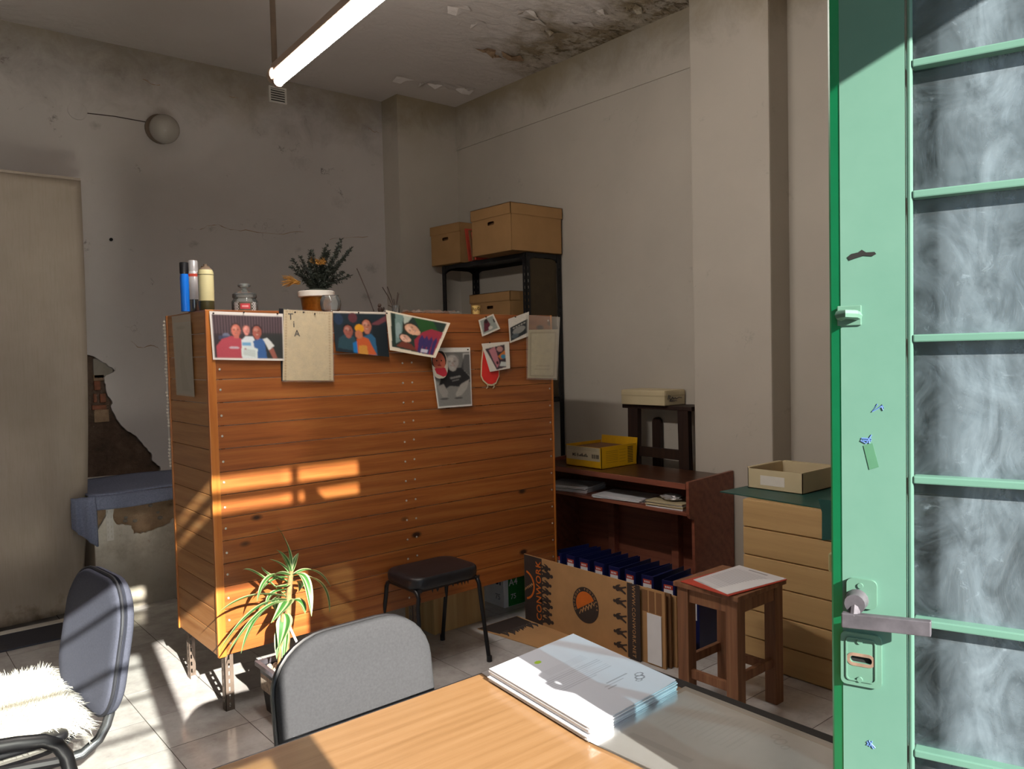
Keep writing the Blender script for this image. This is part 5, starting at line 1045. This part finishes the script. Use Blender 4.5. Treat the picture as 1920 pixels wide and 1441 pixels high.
def leafmesh(a, m, b, wd, roll=0):
    a, m, b = Vector(a), Vector(m), Vector(b); n = 14; vs = []; cols = []; fs = []
    for i in range(n+1):
        t = i/n; c = a*(1-t)**2+m*2*t*(1-t)+b*t*t; tg = ((m-a)*(1-t)+(b-m)*t).normalized()
        sdv = tg.cross(Vector((0, 0, 1))); sdv = sdv.normalized() if sdv.length > .05 else Vector((1, 0, 0))
        sdv = (Matrix.Rotation(roll, 3, tg)@sdv); nn = sdv.cross(tg).normalized(); hw = wd*1.45*(.35+.65*math.sin(min(1, t*2.2)*1.57))*(1-t**3.0)+.0006
        for f, cc in ((-1, '#98a578'), (-.72, '#98a578'), (-.62, '#2a5526'), (-.2, '#33662b'), (-.1, '#8fa275'), (.1, '#8fa275'), (.2, '#33662b'), (.62, '#2a5526'), (.72, '#98a578'), (1, '#98a578')):
            vs.append(c+sdv*hw*f+nn*(abs(f)*hw*.35)); cols.append(S(cc)+(1,))
    for i in range(n):
        for k in range(9): q = i*10+k; fs.append((q, q+1, q+11, q+10))
    me = bpy.data.meshes.new('leaf'); me.from_pydata(vs, [], fs); ca = me.color_attributes.new('Col', 'FLOAT_COLOR', 'POINT'); ca.data.foreach_set('color', np.array(cols, np.float32).ravel()); return link('leaf', me, 'leafv', pt, True)
def LP(a, m, b, dy, wd, roll=0): leafmesh(onY(*a, 3.30), onY(*m, 3.30+dy*.6), onY(*b, 3.30+dy), wd, roll)
LP((546, 1070), (545, 1020), (518, 985), .03, .010); LP((546, 1075), (535, 1040), (518, 1030), -.04, .012); LP((546, 1075), (552, 1050), (560, 1036), .03, .012); LP((545, 1078), (530, 1055), (505, 1048), .05, .011)
LP((545, 1080), (500, 1060), (482, 1128), -.10, .019, .3); LP((547, 1080), (590, 1050), (620, 1100), .06, .015); LP((548, 1082), (615, 1070), (618, 1148), .02, .014); LP((548, 1080), (578, 1060), (584, 1155), -.12, .020, -.2)
LP((543, 1090), (500, 1085), (490, 1062), .06, .013); LP((543, 1095), (525, 1080), (500, 1078), .02, .014); LP((540, 1105), (500, 1105), (500, 1140), -.02, .012); LP((542, 1095), (535, 1105), (512, 1098), -.06, .017)
LP((540, 1120), (470, 1100), (408, 1150), -.06, .016, .2); LP((540, 1125), (480, 1115), (410, 1222), -.10, .017, .3); LP((540, 1125), (490, 1125), (425, 1228), -.12, .014, .2); LP((538, 1128), (480, 1130), (452, 1225), -.14, .018, .4)
LP((540, 1125), (545, 1130), (508, 1168), -.10, .024, .1); LP((543, 1128), (565, 1120), (572, 1150), -.06, .024, -.2); LP((532, 1150), (540, 1170), (522, 1215), -.08, .026, .1); LP((528, 1170), (522, 1190), (519, 1235), -.04, .014); LP((534, 1150), (540, 1200), (528, 1250), -.05, .012)
LP((540, 1110), (505, 1120), (520, 1150), .08, .016); LP((545, 1090), (575, 1085), (560, 1110), .1, .014); LP((536, 1118), (470, 1060), (455, 1068), .08, .013); LP((545, 1085), (515, 1075), (487, 1110), .03, .014)

# ---- front desk
TZ = .75; tx0, tx1, ty0, ty1 = -.05, 1.577, .62, 1.612
td = thing('work_desk', 'large wooden-topped desk with a dark edge in the foreground', 'desk', ((tx0+tx1)/2, (ty0+ty1)/2, 0))
MB().bbox((tx0, ty0, TZ-.028), (tx1-.042, ty1-.004, TZ), .002).build('top', 'desk', td)
MB().bbox((tx1-.042, ty0, TZ-.03), (tx1, ty1, TZ-.001), .003).build('edge_strip', 'black', td); MB().bbox((tx0, ty1-.004, TZ-.03), (tx1-.04, ty1+.001, TZ-.0005), .0015).build('edge_strip', 'black', td)
for x in (tx0+.04, tx1-.09):
    for y in (ty0+.03, ty1-.08): MB().bbox((x, y, 0), (x+.045, y+.045, TZ-.03), .004).build('leg', 'blackmetal', td)
MB().box((tx0+.06, ty1-.065, TZ-.09), (tx1-.07, ty1-.045, TZ-.03)).build('apron', 'blackmetal', td)
# paper piles
def pile(label, quad, n, dz, z, grp, seed, mark):
    c = sum(quad, Vector())/4; t = thing('paper_pile', label, 'papers', (c.x, c.y, z), grp); r = random.Random(seed)
    for k in range(n):
        o = Vector((r.uniform(-.004, .004), r.uniform(-.004, .004), 0)); b = [p+o for p in quad]; zz = z+k*dz
        P_ = [Vector((p.x, p.y, zz)) for p in (b[3], b[2], b[1], b[0])]
        MB().hexa(P_+[p+Vector((0, 0, dz*.86)) for p in P_]).build('sheet', 'paper', t)
    return t, z+n*dz
q1 = zq(TZ+.02, (917, 1263), (1075, 1196), (1268, 1287), (1105, 1376))
t, zt = pile('thick stack of printed white pages at the far corner of the foreground desk', q1, 12, .0024, TZ+.004, 'paper stacks on the foreground desk', 3, None)
PA = Paint(150, 190, '#cdd1dc')
for k in range(9): PA.rect(.12, .40+k*.022, .80-.2*((k*5) % 4 == 0), .407+k*.022, '#a7abb8', .6)
for k in range(5): PA.rect(.3, .30+k*.016, .75, .305+k*.016, '#b2b6c2', .6)
PA.ell(.38, .17, .035, .022, '#a9cf2a'); PA.rect(.55, .70, .8, .71, '#6a6e7a', .6).rect(.5, .73, .72, .737, '#6a6e7a', .6).rect(.5, .76, .6, .767, '#6a6e7a', .6)
for (x, y, r) in ((.90, .80, .045), (.86, .82, .03), (.93, .77, .04)):
    PA.ell(x-.07, y, r, r*.55, '#4a4e5c', .4, .8); PA.ell(x-.07, y, r*.72, r*.38, '#cdd1dc', .4)
quadp = [Vector((p.x, p.y, zt+.0008)) for p in (q1[0], q1[1], q1[2], q1[3])]
sheet('top_page', (quadp[0], quadp[1], quadp[2], quadp[3]), PA, t, lambda x, y: .004*max(0, x-.85)/.15*y, 'vcol', (0, 0, 1))
q3 = zq(TZ+.0012, (903, 1262), (918, 1256), (1125, 1371), (1098, 1384))
tag(MB().hexa([q3[3], q3[2], q3[1], q3[0]]+[p+Vector((0, 0, .0022)) for p in (q3[3], q3[2], q3[1], q3[0])]).build('clear_folder_edge', 'alu'), 'clear plastic folder edge under the thick stack of pages', 'folder')
q4 = zq(TZ+.004, (1106, 1388), (1285, 1297), (1640, 1440), (1480, 1560))
t2, zt2 = pile('thin stack of pages in a clear sleeve at the near right of the foreground desk', q4, 4, .0016, TZ+.001, 'paper stacks on the foreground desk', 5, None)
PB = Paint(120, 180, '#dfe1e5'); PB.rect(.2, .1, .26, .45, '#8d929c', .6)
for k in range(14): PB.rect(.45+.006*k, .12+k*.03, .9, .127+k*.03, '#a9adb6', .5)
for (x, y, r) in ((.84, .62, .05), (.80, .66, .035), (.88, .58, .04)): PB.ell(x, y, r, r*.5, '#777c88', .4, .7); PB.ell(x, y, r*.7, r*.33, '#dfe1e5', .4)
sheet('top_page', [Vector((p.x, p.y, zt2+.0006)) for p in q4], PB, t2, None, 'vcol', (0, 0, 1))
q5 = zq(TZ+.001, (1098, 1394), (1285, 1293), (1660, 1440), (1480, 1590))
sheet('plastic_sleeve', [Vector((p.x, p.y, zt2+.003)) for p in q5], Paint(2, 2, '#ffffff'), t2, None, 'sleeve', (0, 0, 1))

# ---- office chairs
def outline_back(w, h, r1, r2):
    pts = []
    for (cx_, cy_, rx_, ry_, a0) in ((w/2-r1, h-r1*.9, r1, r1*.9, 0), (-w/2+r1, h-r1*.9, r1, r1*.9, 90), (-w/2+r2, r2, r2, r2, 180), (w/2-r2, r2, r2, r2, 270)):
        for k in range(9):
            a = math.radians(a0+90*k/8); pts.append((cx_+rx_*math.cos(a), cy_+ry_*math.sin(a)))
    return pts
def gas_base(t, c, z_top):
    MB().tube([(c[0], c[1], .09), (c[0], c[1], z_top)], .025, 12).build('gas_column', 'black', t, True)
    for k in range(5):
        a = math.radians(72*k+10); e = (c[0]+.27*math.cos(a), c[1]+.27*math.sin(a))
        MB().tube([(c[0], c[1], .105), (e[0], e[1], .075)], [.022, .014], 8).build('base_arm', 'black', t, True)
        MB().tube([(e[0]-.012*math.sin(a), e[1]+.012*math.cos(a), .03), (e[0]+.012*math.sin(a), e[1]-.012*math.cos(a), .03)], .028, 12).build('caster', 'black', t, True)
oc = thing('office_chair', 'grey fabric office chair tucked behind the foreground desk', 'chair', (1.0, 1.72, 0))
ux = Vector((1, 0, 0)); tl = math.radians(7); uy = Vector((0, math.sin(tl), math.cos(tl))); un = Vector((0, -math.cos(tl), math.sin(tl)))
ol = outline_back(.455, .30, .15, .05)
MB().cushion(ol, (1.0, 1.83, .575), ux, uy, un, .022, .01).build('backrest', 'fabric', oc, True)
MB().cushion([(a*1.02, b*1.02-.004) for a, b in ol], (1.0, 1.845, .573), ux, uy, un, .004, .026).build('back_shell', 'black', oc, True)
MB().bbox((.80, 1.812, .54), (1.20, 1.86, .60), .012).build('lower_trim', 'black', oc)
MB().tube([(1.0, 1.86, .70), (1.0, 1.885, .56), (1.0, 1.86, .42), (1.0, 1.70, .40)], .018, 8).build('back_bar', 'black', oc, True)
MB().cushion(roundrect(.46, .40, .1, 6), (1.0, 1.63, .44), (1, 0, 0), (0, 1, 0), (0, 0, 1), .04, .03).build('seat', 'fabric', oc, True)
gas_base(oc, (1.0, 1.66), .41)
lc = thing('office_chair', 'slate blue office chair at the left with a white fleece on its seat', 'chair', (.3, 2.95, 0))
A0 = Vector((.562, 2.93, .445)); tl = math.radians(10); yw = math.radians(6); hd = Vector((-math.cos(yw), -math.sin(yw), 0)); uy2 = -hd*math.sin(tl)+Vector((0, 0, math.cos(tl))); ux2 = Vector((math.sin(yw), -math.cos(yw), 0)); un2 = hd*math.cos(tl)+Vector((0, 0, math.sin(tl)))
ol2 = outline_back(.50, .43, .17, .12); CH2 = 'x'
def bend(mb_):   # shallow wrap-around curve of the backrest
    mb_.v = [tuple(Vector(p)+un2*(.12*(Vector(p)-A0).dot(ux2)**2)) for p in mb_.v]; return mb_
bend(MB().cushion(ol2, A0, ux2, uy2, un2, .022, .004)).build('backrest', 'fabric2', lc, True)
bend(MB().cushion([(a*1.01, b*1.01) for a, b in ol2], A0-un2*.010, ux2, uy2, un2, .002, .026)).build('back_shell', 'fabric2', lc, True)
ring_ = [A0+ux2*a*1.005+uy2*(b*1.005)+un2*.006 for a, b in ol2]; ring_.append(ring_[0]); mb = MB().tube(ring_, .006, 6, False); bend(mb).build('piping', 'piping', lc, True)
nb = A0+ux2*.15
MB().tube([nb+uy2*.10-un2*.022, nb+uy2*.0-un2*.024, nb+Vector((.012, 0, -.035)), nb+Vector((-.012, 0, -.075)), nb+Vector((-.06, 0, -.105)), nb+Vector((-.14, .02, -.115)), nb+Vector((-.30, .06, -.115))], .016, 10).build('back_bar', 'chrome', lc, True)
MB().cushion(roundrect(.50, .50, .12, 6), (.26, 2.95, .425), (1, 0, 0), (0, 1, 0), (0, 0, 1), .04, .03).build('seat', 'black', lc, True)
mb = MB(); mb.cushion(roundrect(.53, .56, .16, 6), (.255, 2.95, .468), (1, 0, 0), (0, 1, 0), (0, 0, 1), .022, .05)
rf_ = random.Random(8)
for k in range(15000):
    a = rf_.uniform(-.265, .27); b = rf_.uniform(-.285, .285)
    e = max(abs(a)/.27, abs(b)/.285); z = .49-.05*max(0, e-.85)/.15*rf_.random()
    l = rf_.uniform(.02, .045); d = Vector((a*1.2+rf_.gauss(0, .18), b*1.2+rf_.gauss(0, .18)-.15, .5 if e < .85 else -.1)).normalized()*l; c = Vector((.255+a, 2.95+b, z)); s = Vector((rf_.gauss(0, 1), rf_.gauss(0, 1), 0)).normalized()*.0022
    mb.add([c-s, c+s, c+d], [(0, 1, 2)])
mb.build('fleece', 'fleece', lc)['kind'] = 'stuff'
# seat frame and armrest loop on the near side
MB().tube([onY(u, v, 2.56) for u, v in ((-160, 1425), (-60, 1408), (30, 1393), (80, 1388), (108, 1396), (124, 1416), (132, 1446), (136, 1500))], .020, 10).build('arm_frame', 'blackmetal', lc, True)
MB().tube([onY(u, v, 2.60) for u, v in ((-160, 1478), (-40, 1455), (60, 1436), (120, 1425))], .014, 8).build('arm_frame', 'blackmetal', lc, True)
MB().cushion(roundrect(.40, .07, .03, 4), onY(-20, 1415, 2.66), (1, 0, 0), (0, 1, 0), (0, 0, 1), .012, .012).build('arm_pad', 'black', lc, True)
gas_base(lc, (.2, 2.9), .40)

# ================================================================== GREEN DOOR LEAVES
FE = onX(1554, 643, 1.15); vd = ray(-1437, 714); DV = Vector((vd[0], vd[1], 0)).normalized()     # towards the free edge
LW, LT = .66, .042; HG = Vector((FE.x, FE.y, 0))-DV*LW; NV = Vector((-DV.y, DV.x, 0)); 
if NV.x > 0: NV = -NV
def leaf_px(u, v):       # pixel on the visible face -> (distance from free edge, z)
    d = Vector(ray(u, v)); P0 = Vector((FE.x, FE.y, 0)); t_ = (P0-Vector(CAMP)).dot(NV)/d.dot(NV); p = Vector(CAMP)+d*t_; return (P0-p).dot(DV), p.z
d1 = struct(thing('door_1', 'green painted glazed door leaf standing open at the right', None, (HG.x, HG.y, 0)))
d1.rotation_euler = (0, 0, math.atan2(-NV.x*0+DV.y, DV.x)); d1.location = (HG.x, HG.y, 0)
# local frame: +x along the leaf from hinge to free edge, y across it, z up. visible face side sign:
R_ = Matrix.Rotation(d1.rotation_euler.z, 3, 'Z'); ysgn = 1 if (R_@Vector((0, 1, 0))).dot(NV) > 0 else -1
def lb(name, a, b, mat='green', bev=.003, parent=None):       # box: x from the hinge, face depth e (0 = visible face, positive towards viewer)
    return MB().bbox((a[0], ysgn*a[1], a[2]), (b[0], ysgn*b[1], b[2]), bev).build(name, mat, parent or d1, local=True)
sw = leaf_px(1698, 700)[0]; sg = leaf_px(1712, 700)[0]; se = leaf_px(1577, 700)[0]; LH = 2.385
FS = LW-sw
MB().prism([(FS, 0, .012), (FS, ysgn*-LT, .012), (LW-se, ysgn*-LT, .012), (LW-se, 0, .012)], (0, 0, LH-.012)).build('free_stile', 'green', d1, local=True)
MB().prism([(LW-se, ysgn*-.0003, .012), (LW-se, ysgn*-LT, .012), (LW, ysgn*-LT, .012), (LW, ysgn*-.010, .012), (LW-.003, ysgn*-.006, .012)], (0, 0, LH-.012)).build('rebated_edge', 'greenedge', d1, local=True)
lb('hinge_stile', (0, -LT, .012), (.10, 0, LH)); lb('top_rail', (.10, -LT, LH-.11), (FS, 0, LH)); lb('bottom_rail', (.10, -LT, .012), (FS, 0, .42))
lb('glazing_bead', (LW-sg, -.012, .42), (LW-sw-.003, .001, LH-.11)); lb('glazing_bead', (.103, -.012, .42), (.115, .001, LH-.11))
mz = [leaf_px(1716, v)[1] for v in (118, 364, 634, 899, 1166, 1411)]
step = (mz[0]-mz[-1])/5; mz = [mz[0]+step]+mz+[mz[-1]-step]
for z in mz:
    if .42 < z < LH-.1: lb('glazing_bar', (.115, -.030, z-.0055), (LW-sg, .002, z+.0055), 'green', .002)
edges = [LH-.11]+[z for z in mz if .42 < z < LH-.1]+[.42]
for i in range(len(edges)-1):
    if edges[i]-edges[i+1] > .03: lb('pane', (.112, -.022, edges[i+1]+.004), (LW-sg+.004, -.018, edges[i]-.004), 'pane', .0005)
# lock plates, lever, bolt and scars on the stile
def lx(u, v): a, z = leaf_px(u, v); return LW-a, z
def plate(u0, v0, u1, v1, nm, slot=None, mat='greenplate'):
    x0, z1 = lx(u0, v0); x1, z0 = lx(u1, v1); cx_, cz_ = (x0+x1)/2, (z0+z1)/2; w_, h_ = abs(x1-x0), abs(z1-z0)
    loops = [roundrect(w_, h_, .008, 4)]
    if slot: loops.append(roundrect(slot[0], slot[1], slot[1]*.45, 4))
    me = curve_mesh(loops, .005); place_mesh(me, (cx_, ysgn*.0026, cz_), (1, 0, 0), (0, 0, 1)); o = link(nm, me, mat, d1, local=True, bevel=.0015)
    return cx_, cz_, w_, h_, o
cx_, cz_, w_, h_, pl1 = plate(1588, 1081, 1645, 1142, 'handle_plate')
bmk = lambda x, z, r, t_, nm, mt, par=None: MB().lathe([(r, 0), (r*.85, t_), (r*.3, t_*1.2)], n=14).build(nm, mt, d1, True, local=True)
def disc(x, z, r, y0, y1, nm, mt): return MB().tube([(x, ysgn*y0, z), (x, ysgn*y1, z)], [r, r*.88], 16).build(nm, mt, d1, True, local=True)
X_, Z_ = lx(1614, 1096); disc(X_, Z_, .0045, .004, .007, 'plate_screw', 'greenplate')
hx_, hz_ = lx(1608, 1122); disc(hx_, hz_, .0165, .004, .030, 'handle_boss', 'greymetal')
# lever: flat bar pointing towards the hinge side, standing off the plate
dpx = .045; ax, az = lx(1592, 1145); bx_, bz_ = lx(1758, 1164)
MB().hexa([Vector(p) for p in ((ax+.005, ysgn*.028, az-.014), (bx_+.006, ysgn*.028, bz_-.012), (bx_+.006, ysgn*.040, bz_-.012), (ax+.005, ysgn*.040, az-.014), (ax+.005, ysgn*.028, az+.008), (bx_+.006, ysgn*.028, bz_+.010), (bx_+.006, ysgn*.040, bz_+.010), (ax+.005, ysgn*.040, az+.008))]).build('lever_handle', 'greymetal', d1, local=True, bevel=.0015)
MB().tube([(hx_, ysgn*.02, hz_), (hx_, ysgn*.034, (az+bz_)/2)], .008, 10).build('lever_neck', 'greymetal', d1, local=True)
cx_, cz_, w_, h_, pl2 = plate(1577, 1180, 1654, 1291, 'lock_plate', (.030, .0095))
cq, zq_ = lx(1614, 1238); MB().box((cx_-.018, ysgn*.0002, cz_-.007), (cx_+.018, ysgn*.0008, cz_+.007)).build('keyhole_dark', 'blackhole', d1, local=True)
me = curve_mesh([roundrect(.040, .020, .009, 4), roundrect(.031, .0105, .0045, 4)], .0008); place_mesh(me, (cx_, ysgn*.0054, cz_), (1, 0, 0), (0, 0, 1)); link('rust_stain', me, 'rust', d1, local=True)
me = curve_mesh([roundrect(w_*.74, h_*.82, .006, 4), roundrect(w_*.68, h_*.77, .005, 4)], .002); place_mesh(me, (cx_, ysgn*.0058, cz_), (1, 0, 0), (0, 0, 1)); link('plate_ridge', me, 'greenplate', d1, local=True)
for v in (1200, 1271): X_, Z_ = lx(1613, v); disc(X_, Z_, .0045, .004, .0072, 'plate_screw', 'greenplate')
X_, Z_ = lx(1586, 593); MB().tube([(X_+.006, ysgn*-.001, Z_), (X_+.006, ysgn*.016, Z_+.002), (X_-.002, ysgn*.020, Z_+.003), (X_-.014, ysgn*.012, Z_+.002), (X_-.016, ysgn*-.001, Z_)], .0075, 8).build('staple_ring', 'greenplate', d1, True, local=True); MB().bbox((X_-.022, ysgn*0, Z_-.014), (X_+.012, ysgn*.003, Z_+.016), .002).build('staple_plate', 'greenplate', d1, local=True)
pts = [lx(u, v) for u, v in ((1589, 482), (1596, 476), (1609, 473), (1616, 468), (1624, 473), (1640, 472), (1643, 476), (1636, 480), (1620, 479), (1604, 484), (1593, 488))]
me = curve_mesh([pts], .0008); place_mesh(me, (0, ysgn*.0006, 0), (1, 0, 0), (0, 0, 1)); link('old_lock_hole', me, 'blackhole', d1, local=True)
pts = [lx(u, v) for u, v in ((1619, 835), (1636, 830), (1648, 875), (1630, 880))]; me = curve_mesh([pts], .0006); place_mesh(me, (0, ysgn*.0005, 0), (1, 0, 0), (0, 0, 1)); link('tape_mark', me, 'green2', d1, local=True)
for (u, v, n_) in ((1644, 763, 4), (1624, 822, 6), (1630, 1395, 5)):
    rz_ = random.Random(u); X_, Z_ = lx(u, v); MB().tube([(X_+rz_.uniform(-.009, .009), ysgn*.0004, Z_+rz_.uniform(-.007, .007)) for k in range(n_*2)], .0011, 5).build('ink_scrawl', 'biro', d1, local=True)
X_, Z_ = lx(1553, 1060); MB().bbox((LW-.004, ysgn*-.034, Z_-.014), (LW+.006, ysgn*-.016, Z_+.014), .002).build('latch_bolt', 'cream', d1, local=True)
# closed left leaf, behind the camera's left
d2 = struct(thing('door_2', 'second green glazed door leaf', None, (DX0, -.13, 0)))
x0, x1 = DX0, .458
def db(nm, a, b, mat='green'): return MB().box(a, b).build(nm, mat, d2)
db('free_stile', (x1-.098, -.15, .01), (x1, -.11, LH)); db('hinge_stile', (x0, -.15, .01), (x0+.11, -.11, LH)); db('top_rail', (x0+.11, -.15, LH-.10), (x1-.098, -.11, LH)); db('bottom_rail', (x0+.11, -.15, .01), (x1-.098, -.11, .42))
for z in mz:
    if .42 < z < LH-.1: db('glazing_bar', (x0+.11, -.14, z-.006), (x1-.098, -.115, z+.006))
for i in range(len(edges)-1):
    if edges[i]-edges[i+1] > .03: db('pane', (x0+.11, -.131, edges[i+1]+.006), (x1-.098, -.128, edges[i]-.006), 'clear')
bpy.context.view_layer.update()
# finer pieces hang on the part they belong to (thing > part > sub-part)
SUB = {'label': 'spine', 'red_label_top': 'spine', 'rust_stain': 'lock_plate', 'plate_ridge': 'lock_plate', 'keyhole_dark': 'lock_plate', 'handle_boss': 'handle_plate', 'lever_neck': 'lever_handle',
       'walker_silhouette': 'panel', 'emblem_disc': 'panel', 'emblem_sun': 'panel', 'emblem_sole': 'panel', 'sole_tread': 'panel', 'emblem_ring': 'panel', 'dark_print_band': 'panel', 'printed_crowd': 'floor_flap', 'fold_flap': 'panel', 'lamp_holder': 'batten_body', 'end_cap': 'batten_body', 'rim': 'pot', 'pebble': 'soil', 'scrawled_writing': 'base',
       'printed_mark': ('spine', 'body'), 'red_band': 'body', 'dark_band': 'body', 'green_panel': 'wrapper', 'lettering': ('panel', 'wrapper', 'label'), 'rubber_foot': 'leg', 'screw': 'front_board', 'torn_label': 'wall', 'piping': 'backrest', 'torn_fringe': 'seat', 'staple_ring': 'staple_plate', 'plate_screw': ('lock_plate', 'handle_plate'), 'bead': 'cord', 'front_edge_strip': 'desk_top'}
base_ = lambda o: o.name.split('.')[0]
def centre(o): return o.matrix_world@(sum((Vector(c) for c in o.bound_box), Vector())/8)
for root in [o for o in bpy.data.objects if o.parent is None]:
    kids = list(root.children)
    for c in kids:
        want = SUB.get(base_(c))
        if not want: continue
        want = (want,) if isinstance(want, str) else want
        cand = [p for p in kids if base_(p) in want and p is not c]
        if not cand: continue
        cc_ = centre(c); p = min(cand, key=lambda q: (centre(q)-cc_).length)
        mw = c.matrix_world.copy(); c.parent = p; c.matrix_parent_inverse = p.matrix_world.inverted()@mw@c.matrix_basis.inverted()
bpy.context.view_layer.update()
